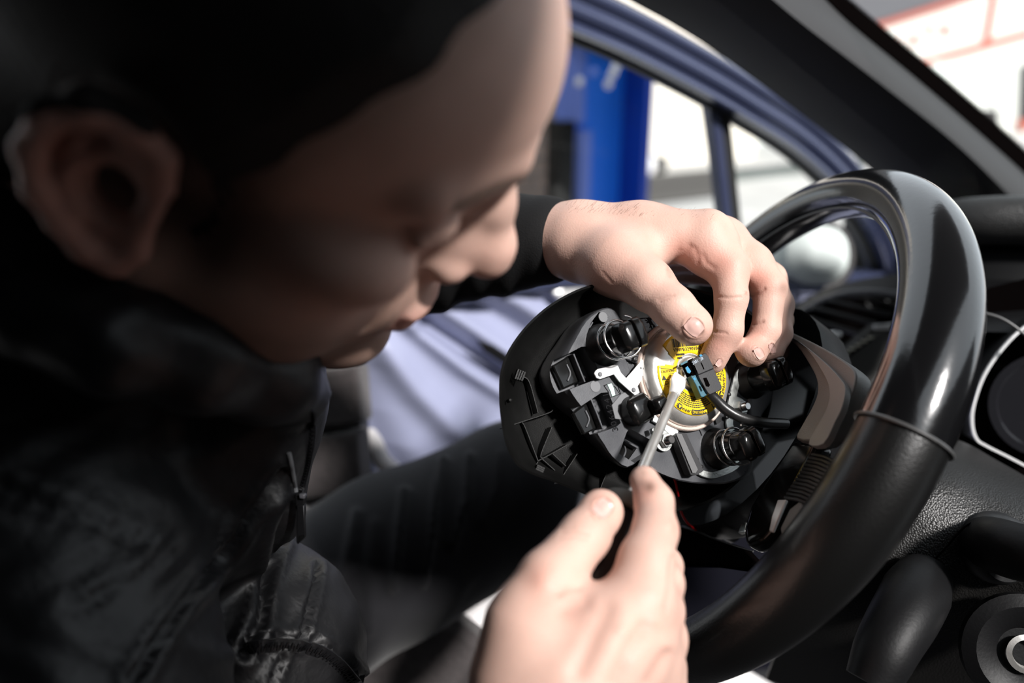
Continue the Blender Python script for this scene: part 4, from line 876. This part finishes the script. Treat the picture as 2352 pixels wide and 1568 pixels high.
# ears
for sy in (-1, 1):
    def ep(x, z, o=0.0, es=.85):
        x = -.006+(x+.006)*es; z = z*es-.003; o = o*es   # ear plane leans out towards the back
        return (-.004+x, sy*(.0735+.0055+(-x)*.34+o), z+.002)
    out_e = [(.012, .010), (.010, .024), (.000, .035), (-.014, .037), (-.025, .028), (-.029, .012), (-.026, -.006), (-.018, -.020), (-.009, -.030), (.001, -.034), (.007, -.026), (.008, -.014)]
    h.ell(ep(-.009, .004), (.0185, .004, .034), .005, R=np.array([[.94, 0, 0], [-.34*sy*1.0, 1, 0], [0, 0, 1]]) if False else None)
    h.chain([ep(x, z, .0035) for x, z in out_e], [.0042, .0045, .0046, .0048, .0048, .0046, .0044, .0044, .0055, .0062, .0050, .0042], .003)
    h.chain([ep(x, z, .001) for x, z in [(-.004, .024), (-.015, .018), (-.018, .004), (-.013, -.010), (-.004, -.016)]], [.0035]*5, .003)
    h.ell(ep(-.004, .001, .007), (.010, .008, .013), .004, 'sub')
    h.ell(ep(.003, -.001, .012), (.008, .012, .008), .003, 'sub')
    h.cap(ep(.010, .003, .003), ep(.009, -.007, .004), .0042, .0040, .003)
    h.cap(ep(-.008, .028, .004), ep(-.022, .004, .005), .0018, .0018, .003, 'sub')
Vh, Qh = h.mesh(); Vh = smooth_mesh(Vh, Qh, 2)
Lh = Vh.copy()
# colour: stubble on jaw, lip and sideburn, brows, red ears and lips
T_ = np.tile(SK, (len(Lh), 1)); x, y, z = Lh.T; ay = abs(y)
def mixc(T, m, c): m = np.clip(m, 0, 1)[:, None]; return T*(1-m)+np.array(c)*m
stub = np.clip((-.040-z)/.02, 0, 1)*np.clip((x+.01)/.02, 0, 1)*(z > -.125)
stub *= 1-g1(z+.061, .009)*(ay < .026)*(x > .08)
side_ = g1(x-.022, .016)*np.clip((z+.06)/.03, 0, 1)*np.clip((.045-z)/.02, 0, 1)*(ay > .045)
T_ = mixc(T_, .55*stub, (.14, .085, .06)); T_ = mixc(T_, .85*side_, (.07, .045, .035))
T_ = mixc(T_, .75*g1(z+.0605, .0075)*(ay < .024)*(x > .09), (.50, .20, .17))
brow = g1(z-(.0315+.004*np.sin(np.clip((ay-.012)/.035, 0, 1)*3.1)), .0042)*(ay > .012)*(ay < .050)*(x > .06)
T_ = mixc(T_, .9*brow, (.05, .035, .025))
T_ = mixc(T_, .35*((ay > .078)*1.0), (.48, .17, .14)); T_ = mixc(T_, .25*g1(np.linalg.norm(Lh-np.array([.116, 0, -.02]), axis=1), .016), (.62, .27, .20))
lash = g1(np.abs(z-.0035), .0016)*g1(ay-.032, .014)*(x > .085)
T_ = mixc(T_, .85*lash, (.03, .02, .02))
hairm = np.clip((z-(.060-.55*np.clip(.03-x, 0, .06)*0-.0*x))/.01, 0, 1)*np.clip((.075-x)/.02, 0, 1)
_hz = np.array([-.034, -.027, -.015, .0086, .036, .053, .067, .078, .087, .093, .100, .13]); _hx = np.array([.004, .020, .022, .026, .036, .044, .0530, .0600, .0640, .0665, .070, .078])
T_ = mixc(T_, .92*np.clip((np.interp(z, _hz, _hx)+.013-x)/.036, 0, 1)*np.clip((z+.040)/.02, 0, 1)*(ay < .0775), (.03, .02, .016))
head_V = (Lh @ HR)+HT; head_T = T_
assert np.linalg.det(HR) < 0   # camera metric frame is left handed
# ---------------------------------------------------------------- hands, sculpted in metric sight coordinates
def P3(l): return [cc(*q) for q in l]
lo, hi = np.array([-.07, -.03, .42]), np.array([.215, .12, .63])
L = SDF((-.07, -.04, .43), (.20, .115, .64), .00085)
L.chain(P3([(1060, 572, .575), (1140, 562, .560), (1250, 554, .542), (1330, 552, .525)]), [.0225, .0225, .0232, .0236], .01)
L.chain(P3([(1330, 545, .525), (1470, 535, .512), (1612, 540, .500)]), [.0215, .0180, .0150], .012)
L.chain(P3([(1340, 552, .535), (1490, 545, .528), (1652, 548, .520)]), [.0205, .0185, .0150], .012)
L.chain(P3([(1340, 562, .548), (1500, 565, .548), (1672, 580, .545)]), [.0195, .0180, .0140], .012)
L.chain(P3([(1340, 572, .560), (1500, 590, .568), (1680, 620, .570)]), [.0185, .0170, .0130], .012)
L.chain(P3([(1345, 575, .515), (1420, 605, .492), (1487, 652, .475)]), [.0205, .0190, .0150], .012)
L.chain(P3([(1487, 652, .475), (1548, 708, .462), (1592, 750, .458)]), [.0145, .0118, .0102], .006)
L.ell(cc(1586, 745, .457), (.0118, .0112, .0100), .004)
L.chain(P3([(1470, 580, .500), (1540, 548, .500), (1600, 556, .497)]), [.0140, .0090, .0110], .012)
L.chain(P3([(1632, 548, .500), (1674, 618, .490), (1680, 685, .482)]), [.0160, .0110, .0100], .008)
L.ell(cc(1622, 580, .495), (.0125, .014, .0120), .010)
L.chain(P3([(1680, 680, .482), (1671, 758, .482), (1636, 826, .486)]), [.0094, .0091, .0086], .003)
L.chain(P3([(1670, 562, .520), (1726, 606, .510), (1766, 660, .500)]), [.0145, .0118, .0112], .008)
L.chain(P3([(1768, 664, .500), (1760, 755, .492), (1728, 810, .490)]), [.0100, .0086, .0088], .003)
L.ell(cc(1722, 806, .485), (.0088, .0085, .0080), .004)
L.chain(P3([(1690, 585, .545), (1768, 640, .535), (1788, 700, .525), (1788, 765, .512), (1770, 814, .505)]), [.0130, .0105, .0095, .0082, .0074], .004)
L.chain(P3([(1695, 615, .570), (1770, 680, .560), (1792, 735, .550), (1790, 805, .530)]), [.0115, .0092, .0082, .0066], .004)
Vl, Ql = L.mesh(); Vl = smooth_mesh(Vl, Ql, 2)
R = SDF((-.075, -.285, .27), (.10, -.045, .47), .00085)
R.chain(P3([(1290, 1900, .345), (1300, 1700, .338), (1310, 1560, .335)]), [.030, .028, .026], .015)
R.chain(P3([(1200, 1700, .340), (1215, 1560, .340)]), [.022, .023], .015)
R.chain(P3([(1300, 1570, .335), (1385, 1478, .337), (1466, 1384, .345)]), [.0235, .0200, .0150], .010)
R.chain(P3([(1350, 1580, .345), (1430, 1490, .348), (1495, 1400, .358)]), [.0215, .0185, .0135], .014)
R.chain(P3([(1400, 1600, .358), (1460, 1530, .362), (1512, 1465, .372)]), [.0205, .0175, .0120], .014)
R.chain(P3([(1430, 1640, .372), (1480, 1580, .376), (1508, 1528, .385)]), [.0195, .0160, .0120], .014)
R.chain(P3([(1205, 1560, .340), (1222, 1440, .341), (1262, 1332, .347)]), [.0215, .0185, .0134], .010)
R.ell(cc(1320, 1432, .342), (.024, .014, .015), .010)
R.chain(P3([(1262, 1332, .347), (1345, 1228, .366), (1383, 1172, .379)]), [.0134, .0112, .0094], .004)
R.ell(cc(1378, 1182, .377), (.0100, .0110, .0088), .004)
R.chain(P3([(1466, 1378, .345), (1484, 1290, .354), (1504, 1222, .366)]), [.0152, .0116, .0104], .005)
R.chain(P3([(1506, 1218, .366), (1502, 1152, .379), (1480, 1103, .388)]), [.0100, .0090, .0072], .003)
R.chain(P3([(1497, 1398, .358), (1520, 1340, .371), (1520, 1300, .388), (1470, 1285, .408), (1420, 1300, .412)]), [.0135, .0098, .0096, .0085, .0076], .004)
R.chain(P3([(1512, 1462, .372), (1522, 1400, .390), (1512, 1370, .405), (1455, 1365, .418), (1405, 1375, .415)]), [.0125, .0100, .0092, .0082, .0075], .004)
R.chain(P3([(1508, 1528, .385), (1515, 1470, .400), (1500, 1440, .414), (1450, 1435, .424)]), [.0118, .0090, .0082, .0070], .004)
Vr, Qr = R.mesh(); Vr = smooth_mesh(Vr, Qr, 2)
NAILS_L = [(1594, 751, .74, .67, 20, 18), (1743, 811, .5, .86, 13, 9), (1774, 800, .25, .97, 11, 7), (1651, 833, -.6, .8, 9, 6)]
NAILS_R = [(1385, 1166, .62, -.78, 20, 19)]
def hand_detail(V, Q, creases, bumps, tips, reds, nails):
    N = vnormals(V, Q); 
    if (N*(V-V.mean(0))).sum() < 0: N = -N
    px = np.stack([1176+F*V[:, 0]/V[:, 2], 784-F*V[:, 1]/V[:, 2]], 1); face = (N*V).sum(1) < 0
    dp = np.zeros(len(V)); T = np.tile(SK, (len(V), 1))
    for pl, w, a in creases:
        m = g1(pdist(px, pl), w)*face; dp -= a*m; T = mixc(T, .16*m, (.30, .11, .08))
    for (bx, by), w, a in bumps: dp += a*g1(np.linalg.norm(px-np.array([bx, by]), axis=1), w)*face
    for (bx, by), w, a in reds: T = mixc(T, a*g1(np.linalg.norm(px-np.array([bx, by]), axis=1), w), (.62, .22, .16))
    for (bx, by), w, a in tips: T = mixc(T, a*g1(np.linalg.norm(px-np.array([bx, by]), axis=1), w), (.13, .07, .045))
    for cx, cy, dx, dy, ln, wd_ in nails:
        d = unit([dx, dy]); q = px-np.array([cx, cy]); a = (q @ d)/ln; b = (q @ np.array([-d[1], d[0]]))/wd_; r_ = np.sqrt(a*a+b*b)
        T = mixc(T, .65*min(1, (ln/19)**2)*g1(r_-1.10, .10)*face*np.clip(.35+a, .15, 1), (.07, .035, .025)); dp += .0005*g1(r_-1.28, .16)*face; dp -= .0005*(r_ < 1.05)*face
    return V+N*dp[:, None], T
Vl, Tl = hand_detail(Vl, Ql,
    [([(1584, 566), (1570, 580), (1545, 610), (1537, 630)], 8, .0009), ([(1560, 575), (1548, 600), (1535, 618)], 6, .0004), ([(1596, 570), (1604, 590), (1602, 605)], 6, .0004), ([(1614, 585), (1624, 604), (1640, 614)], 6, .0004),
     ([(1646, 681), (1675, 684), (1700, 682)], 3, .0006), ([(1641, 762), (1668, 765)], 3, .0006), ([(1728, 680), (1745, 672), (1756, 664)], 3.5, .0008), ([(1729, 745), (1752, 738)], 3.5, .0008),
     ([(1512, 688), (1530, 680), (1548, 678)], 3, .0004), ([(1516, 694), (1536, 686)], 2.5, .0003), ([(1405, 648), (1385, 625)], 4, .0002), ([(1554, 762), (1566, 757), (1590, 740), (1598, 732)], 2.2, .0004)],
    [((1400, 560), 60, .001), ((1450, 590), 40, .0008), ((1712, 672), 6, .0007), ((1640, 500), 22, .0010), ((1700, 545), 18, .001)],
    [((1638, 832), 22, .50), ((1622, 810), 16, .35), ((1725, 822), 22, .40), ((1572, 770), 9, .4), ((1612, 760), 8, .5), ((1800, 660), 16, .5), ((1798, 705), 30, .30), ((1712, 672), 3, .5), ((1760, 800), 14, .3)],
    [((1600, 590), 40, .35), ((1660, 600), 35, .35), ((1590, 755), 22, .3), ((1740, 640), 35, .4), ((1650, 790), 35, .35), ((1740, 780), 30, .35), ((1560, 570), 30, .25), ((1400, 640), 50, .15)], NAILS_L)
Vr, Tr = hand_detail(Vr, Qr,
    [([(1290, 1222), (1321, 1219), (1350, 1226)], 3.5, .0006), ([(1285, 1235), (1320, 1231), (1345, 1238)], 3, .0004), ([(1290, 1214), (1318, 1211)], 2.5, .0003), ([(1331, 1349), (1300, 1352), (1283, 1364)], 6, .0008),
     ([(1538, 1190), (1550, 1215)], 3, .0003), ([(1546, 1278), (1540, 1310), (1538, 1340), (1530, 1400)], 6, .0010), ([(1395, 1400), (1360, 1470), (1330, 1540)], 26, .0016), ([(1478, 1440), (1440, 1500), (1410, 1568)], 20, .0018), ([(1530, 1500), (1490, 1568)], 14, .0015), ([(1300, 1400), (1340, 1380)], 22, .0012), ([(1355, 1180), (1366, 1192), (1392, 1184), (1402, 1166)], 2.5, .0005)],
    [((1430, 1450), 18, .0008), ((1500, 1430), 18, .0010), ((1248, 1335), 28, .0012), ((1530, 1480), 24, .0012), ((1420, 1400), 40, .0008), ((1540, 1205), 14, .0006)],
    [((1492, 1118), 13, .75), ((1474, 1108), 10, .3), ((1478, 1085), 10, .25), ((1400, 1166), 6, .4)],
    [((1380, 1160), 26, .35), ((1240, 1330), 36, .25), ((1500, 1440), 50, .2), ((1480, 1130), 26, .3), ((1545, 1215), 24, .25), ((1290, 1400), 60, .12)], NAILS_R)
# hidden trunk inside the clothes joins head, arms and hands
B = SDF((-.62, -.62, .22), (.22, .22, .95), .007)
neck = HT+np.array([-.04, 0, -.12]) @ HR; chest = cc(330, 1120, .56)
B.chain([neck, chest, cc(330, 1700, .62)], [.05, .07, .07], .03)
B.chain([chest, cc(420, 640, .62), cc(840, 630, .62), cc(1000, 590, .59), cc(1150, 562, .560)], [.06, .04, .026, .022, .020], .02)
B.chain([chest, cc(60, 1120, .40), cc(330, 2150, .37), cc(1000, 2150, .36), cc(1290, 1800, .342)], [.06, .05, .04, .035, .024], .03)
Vb, Qb = B.mesh()
allV = [head_V, Vl, Vr, Vb]; allQ = [Qh, Ql, Qr, Qb]; allT = [head_T, Tl, Tr, np.tile(SK, (len(Vb), 1))]
offs = np.cumsum([0]+[len(v) for v in allV])[:-1]
V_ = c2w(np.concatenate(allV)); Q_ = np.concatenate([q+o for q, o in zip(allQ, offs)]); TT = np.concatenate(allT)
def bigmesh(name, V, Q, m, parent=None, tint=None, org=None):
    org = wloc(parent) if parent is not None else (org if org is not None else V.mean(0))
    N = np.cross(V[Q[:, 2]]-V[Q[:, 0]], V[Q[:, 3]]-V[Q[:, 1]]); c = V[Q].mean(1); vol = (N*c).sum()
    if vol < 0: Q = Q[:, ::-1]
    me = bpy.data.meshes.new(name); me.vertices.add(len(V)); me.vertices.foreach_set('co', (V-org).astype(np.float32).ravel())
    me.loops.add(Q.size); me.loops.foreach_set('vertex_index', Q.astype(np.int32).ravel()); me.polygons.add(len(Q))
    me.polygons.foreach_set('loop_start', np.arange(0, Q.size, 4, dtype=np.int32)); me.polygons.foreach_set('use_smooth', np.ones(len(Q), bool)); me.update(calc_edges=True); me.validate()
    if tint is not None:
        ca = me.color_attributes.new('tint', 'FLOAT_COLOR', 'POINT'); ca.data.foreach_set('color', np.c_[tint, np.ones(len(tint))].astype(np.float32).ravel())
    me.materials.append(m); o = bpy.data.objects.new(name, me); sc.collection.objects.link(o)
    if parent is not None: o.parent = parent
    else: o.location = org
    return o
person = bigmesh('person', V_, Q_, M['skin'], tint=TT, org=c2w(chest))
tag(person, 'man with short dark hair in a black jacket bending over the steering wheel', 'person')
# nails
bvh = BVHTree.FromPolygons([Vector(v) for v in V_[len(head_V):len(head_V)+len(Vl)+len(Vr)]], [tuple(q) for q in (Q_[len(Qh):len(Qh)+len(Ql)+len(Qr)]-len(head_V))])
def cast(px, py, b=None):
    v = Vector(ray(px, py)).normalized(); r = (b or bvh).ray_cast(Vector(CAM), v); return (np.array(r[0]), np.array(r[1])) if r[0] is not None else (None, None)
def nail(cx, cy, dx, dy, ln, wd_, flat=.75):
    """a nail plate laid over the finger: centre, direction of the tip, length and width as seen"""
    d = unit([dx, dy]); s = np.array([-d[1], d[0]]); rows = []
    for i in range(9):
        row = []; a = -1+2*i/8
        for j in range(9):
            b = -1+2*j/8; ww = wd_*(1-.30*max(0, a)**3-.22*max(0, -a)**2.5); q = np.array([cx, cy])+d*a*ln+s*b*ww
            p, n = cast(*q)
            if p is None: return
            row.append(p-unit(ray(*q))*(.00045*(1-b*b)+.00015))
        rows.append(row)
    obj('fingernail', sheet(rows, -cf*.0005), M['nail'], person, bevel=0, smooth=60)
for a_ in NAILS_L+NAILS_R: nail(*a_)
mb = MB(); rh = random.Random(5)
for k in range(100):
    px = rh.uniform(1300, 1470) if k % 4 else rh.uniform(1440, 1640); py = np.interp(px, [1300, 1340, 1400, 1480, 1560, 1640], [470, 466, 470, 478, 478, 484])+rh.uniform(-2, 22)
    p, n = cast(px, py)
    if p is None: continue
    n = n if np.dot(n, cf) < 0 else -n; l_ = rh.uniform(.0022, .0048)*(1 if px < 1470 else .5)
    d_ = unit(n*.55+cr*rh.uniform(.2, .9)+cu*rh.uniform(.1, .6)); mb.add(tube([p, p+d_*l_*.5, p+d_*l_+cr*l_*.3], [.00005, .00004, .00002], 3))
obj('arm_hair', mb, mat('arm_hair', (.16, .085, .045), .5), person, kind='stuff')
# ---------------------------------------------------------------- hair
hz = np.array([-.034, -.027, -.015, .0086, .036, .053, .067, .078, .087, .093, .100, .13]); hx = np.array([.004, .020, .022, .026, .036, .044, .0530, .0600, .0640, .0665, .070, .078])
def hair_mask(P):
    x, y, z = P.T; wob = .0010*np.sin(z*260)+.0008*np.sin(y*310+1)
    m = np.clip((np.interp(z, hz, hx)+wob-x+.004)/.018, 0, 1)*np.clip((z+.036+.5*np.clip(-.02-x, 0, 1))/.012, 0, 1)
    e = np.sqrt(((x+.011)/.024)**2+((z+.002)/.033)**2); m *= np.where(abs(y) > .055, np.clip((e-1)/.25, 0, 1), 1)
    return m
hm = hair_mask(Lh); Nl = vnormals(Lh, Qh)
if (Nl*(Lh-Lh.mean(0))).sum() < 0: Nl = -Nl
thick = np.clip((Lh[:, 2]-.0)/.06, .25, 1)
Hv = Lh+Nl*((hm*(.0052*thick+.0004*np.sin(Lh[:, 0]*900)*np.sin(Lh[:, 1]*800+Lh[:, 2]*700)))-.0006)[:, None]
qs = Qh[(hm[Qh].max(1) > .02)]; ids = np.unique(qs); mp = np.zeros(len(Hv), int); mp[ids] = np.arange(len(ids))
hair = bigmesh('hair', c2w((Hv[ids] @ HR)+HT), mp[qs], M['hair'], person)
hair['label'] = 'short dark hair'
# ---------------------------------------------------------------- jacket and trousers
J = SDF((-.66, -.62, .20), (.10, .16, .86), .0036)
J.ell(cc(250, 1200, .52), (.112, .19, .13), .03)
J.cap(cc(20, 1040, .40), cc(200, 2000, .34), .085, .07, .03)
J.cap(cc(330, 1100, .56), cc(400, 680, .61), .088, .072, .02); J.cap(cc(330, 1120, .57), cc(380, 1750, .64), .085, .09, .02)
J.cap(cc(400, 680, .61), cc(700, 660, .61), .060, .048, .02)
J.ell(cc(120, 850, .42), (.085, .07, .07), .03)
J.cap(cc(380, 740, .40), cc(600, 800, .44), .030, .030, .02)
J.ell(cc(560, 930, .44), (.0455, .042, .05), .02)
J.ell(cc(520, 1080, .46), (.046, .06, .06), .02)
J.chain([cc(*q) for q in [(-90, 260, .34), (-10, 520, .31), (90, 690, .295), (250, 770, .295), (450, 810, .325), (610, 855, .365), (684, 900, .40)]], [.034, .026, .020, .0195, .0225, .0225, .0165], .012)
J.ell(cc(545, 1520, .50), (.080, .080, .08), .012)
J.cap(cc(400, 640, .56), cc(640, 690, .60), .06, .05, .03)
Vj, Qj = J.mesh(); Vj = smooth_mesh(Vj, Qj, 2)
Nj = vnormals(Vj, Qj); 
if (Nj*(Vj-Vj.mean(0))).sum() < 0: Nj = -Nj
pj = np.stack([1176+F*Vj[:, 0]/Vj[:, 2], 784-F*Vj[:, 1]/Vj[:, 2]], 1); fr_ = ((Nj*Vj).sum(1) < 0)
dj = np.zeros(len(Vj))
seams = [([(650, 1080), (600, 1150), (540, 1240), (460, 1340), (380, 1440), (300, 1568)], 9, .005), ([(660, 1160), (640, 1240), (610, 1330), (600, 1420), (560, 1500)], 10, .007),
         ([(728, 1300), (718, 1370), (700, 1440), (690, 1470)], 6, .004), ([(560, 1478), (640, 1466), (720, 1476), (790, 1510), (840, 1568)], 7, .004), ([(650, 1510), (620, 1568)], 6, .004),
         ([(690, 1440), (740, 1480)], 5, .003), ([(400, 1250), (300, 1330), (160, 1400)], 16, .0015), ([(0, 1120), (180, 1180), (330, 1250)], 20, .0015)]
for pl, w, a in seams:
    dd = pdist(pj, pl); dj -= a*g1(dd, w)*fr_; dj += a*.5*g1(dd-w*2.4, w*1.5)*fr_
    dj += .0005*np.sin((pj[:, 0]*.8+pj[:, 1]*.6)/9.0)*g1(dd, w*3)*fr_
dj += .0012*np.sin(pj[:, 0]/37+2*np.sin(pj[:, 1]/53))*np.sin(pj[:, 1]/41+1.3)*fr_
Vj = Vj+Nj*dj[:, None]
jk = bigmesh('jacket', c2w(Vj), Qj, M['jacket'], person); jk['label'] = 'black quilted jacket with a front zipper'
bj = BVHTree.FromPolygons([Vector(v) for v in c2w(Vj)], [tuple(q) for q in Qj])
def onj(px, py, lift=.001):
    p, n = cast(px, py, bj)
    return None if p is None else p-unit(ray(px, py))*lift
def path_on(pts, n=10, lift=.001):
    q = smooth_path(np.array(pts, float), n); r = [onj(x, y, lift) for x, y in q]; return np.array([p for p in r if p is not None])
def zipper(pts, w_, step):
    P_ = path_on(pts, 14, .0018); d_ = np.r_[0, np.cumsum(np.linalg.norm(np.diff(P_, axis=0), axis=1))]; mb = MB()
    obj('zipper_tape', band(P_, w_*3.2, -cf, -.0012, 0), M['jacket'], jk)
    k = 0
    for s in np.arange(0, d_[-1], step):
        p = np.array([np.interp(s, d_, P_[:, i]) for i in range(3)]); p2 = np.array([np.interp(s+.001, d_, P_[:, i]) for i in range(3)])
        t = unit(p2-p+1e-9); sd2 = unit(np.cross(t, cf)); mb.add(box(p+sd2*w_*.35*(1 if k % 2 else -1)-cf*.0006, [sd2, t, cf], (w_*.62, step*.33, .0008))); k += 1
    obj('zipper_teeth', mb, M['zip'], jk, kind='stuff')
zipper([(560, 1492), (640, 1482), (720, 1492), (770, 1520), (815, 1568)], .0024, .0016)
zipper([(716, 940), (716, 1000), (706, 1060), (694, 1110), (686, 1140)], .0013, .0013)
obj('zipper_edge', tube(path_on([(664, 1040), (672, 1080), (680, 1130)], 8, .002), .0012, 8), MATS['disc_grey'], jk)
zp = onj(688, 1142, .006); zd = .0
if zp is None: zp = W(688, 1142, .45)
zq = (zp-CAM) @ cf
slider = obj('zipper_slider', prism([W(x, y, zq-.004) for x, y in [(676, 1136), (692, 1132), (702, 1138), (700, 1154), (690, 1172), (678, 1170)]], cf*.004), M['zip'], jk, bevel=.0008)
obj('slider_bridge', prism([W(x, y, zq-.007) for x, y in [(686, 1134), (700, 1135), (699, 1146), (687, 1145)]], cf*.004), MATS['satin_vent_trim'], slider, bevel=.0006)
obj('zipper_pull', prism([W(x, y, zq-.006) for x, y in [(681, 1160), (699, 1160), (702, 1234), (683, 1251), (680, 1244)]], cf*.002), M['zip'], slider, bevel=.0006)
obj('pull_end', prism([W(x, y, zq-.0065) for x, y in [(687, 1230), (699, 1228), (699, 1234), (686, 1246)]], cf*.0006), M['blkg'], slider)
# far sleeve with cuff
S = SDF((-.20, -.02, .48), (.06, .14, .72), .0026)
S.chain(P3([(700, 640, .62), (960, 590, .585), (1140, 560, .560), (1250, 552, .542)]), [.045, .041, .0340, .0305], .012)
S.cap(cc(1345, 552, .536), cc(1420, 545, .520), .0262, .0262, .0015, 'sub')
Vs, Qs = S.mesh(); Vs = smooth_mesh(Vs, Qs, 2); Ns = vnormals(Vs, Qs)
if (Ns*(Vs-Vs.mean(0))).sum() < 0: Ns = -Ns
ps = np.stack([1176+F*Vs[:, 0]/Vs[:, 2], 784-F*Vs[:, 1]/Vs[:, 2]], 1)
ax_s = (ps[:, 0]+.25*ps[:, 1]); ds_ = .0010*np.sin(ax_s/11+.8*np.sin(ps[:, 1]/31))*np.clip((1235-ps[:, 0])/60, 0, 1)*np.clip((ps[:, 1]-520)/60, .25, 1)
Vs = Vs+Ns*ds_[:, None]
slv = bigmesh('sleeve', c2w(Vs), Qs, M['sleeve'], person); slv['label'] = 'black knitted sleeve pulled to the wrist'
# trousers: far thigh and lower leg
Tz = SDF((-.40, -.52, .60), (.16, .0, 1.12), .005)
Tz.chain(P3([(420, 1560, .74), (700, 1392, .775), (900, 1278, .80), (1190, 1140, .85), (1330, 1130, .875)]), [.095, .082, .081, .078, .066], .02)
Tz.chain(P3([(1300, 1140, .885), (1290, 1350, .96), (1250, 1560, 1.02)]), [.060, .050, .045], .02)
Vt, Qt = Tz.mesh(); Vt = smooth_mesh(Vt, Qt, 2); Nt = vnormals(Vt, Qt)
if (Nt*(Vt-Vt.mean(0))).sum() < 0: Nt = -Nt
pt = np.stack([1176+F*Vt[:, 0]/Vt[:, 2], 784-F*Vt[:, 1]/Vt[:, 2]], 1)
dt = np.zeros(len(Vt))
for pl, w, a in [([(1020, 1060), (1000, 1150), (985, 1260), (970, 1340)], 9, .008), ([(1080, 1050), (1070, 1150), (1040, 1250)], 9, .007), ([(930, 1130), (915, 1230), (905, 1350)], 10, .008), ([(820, 1180), (800, 1280), (780, 1360)], 12, .005), ([(1150, 1040), (1140, 1120), (1110, 1200)], 8, .003), ([(860, 1200), (850, 1330), (850, 1450)], 9, .003)]:
    dt += a*g1(pdist(pt, pl), w)
Vt = Vt+Nt*dt[:, None]
trs = bigmesh('trousers', c2w(Vt), Qt, M['trouser'], person); trs['label'] = 'dark creased work trousers'
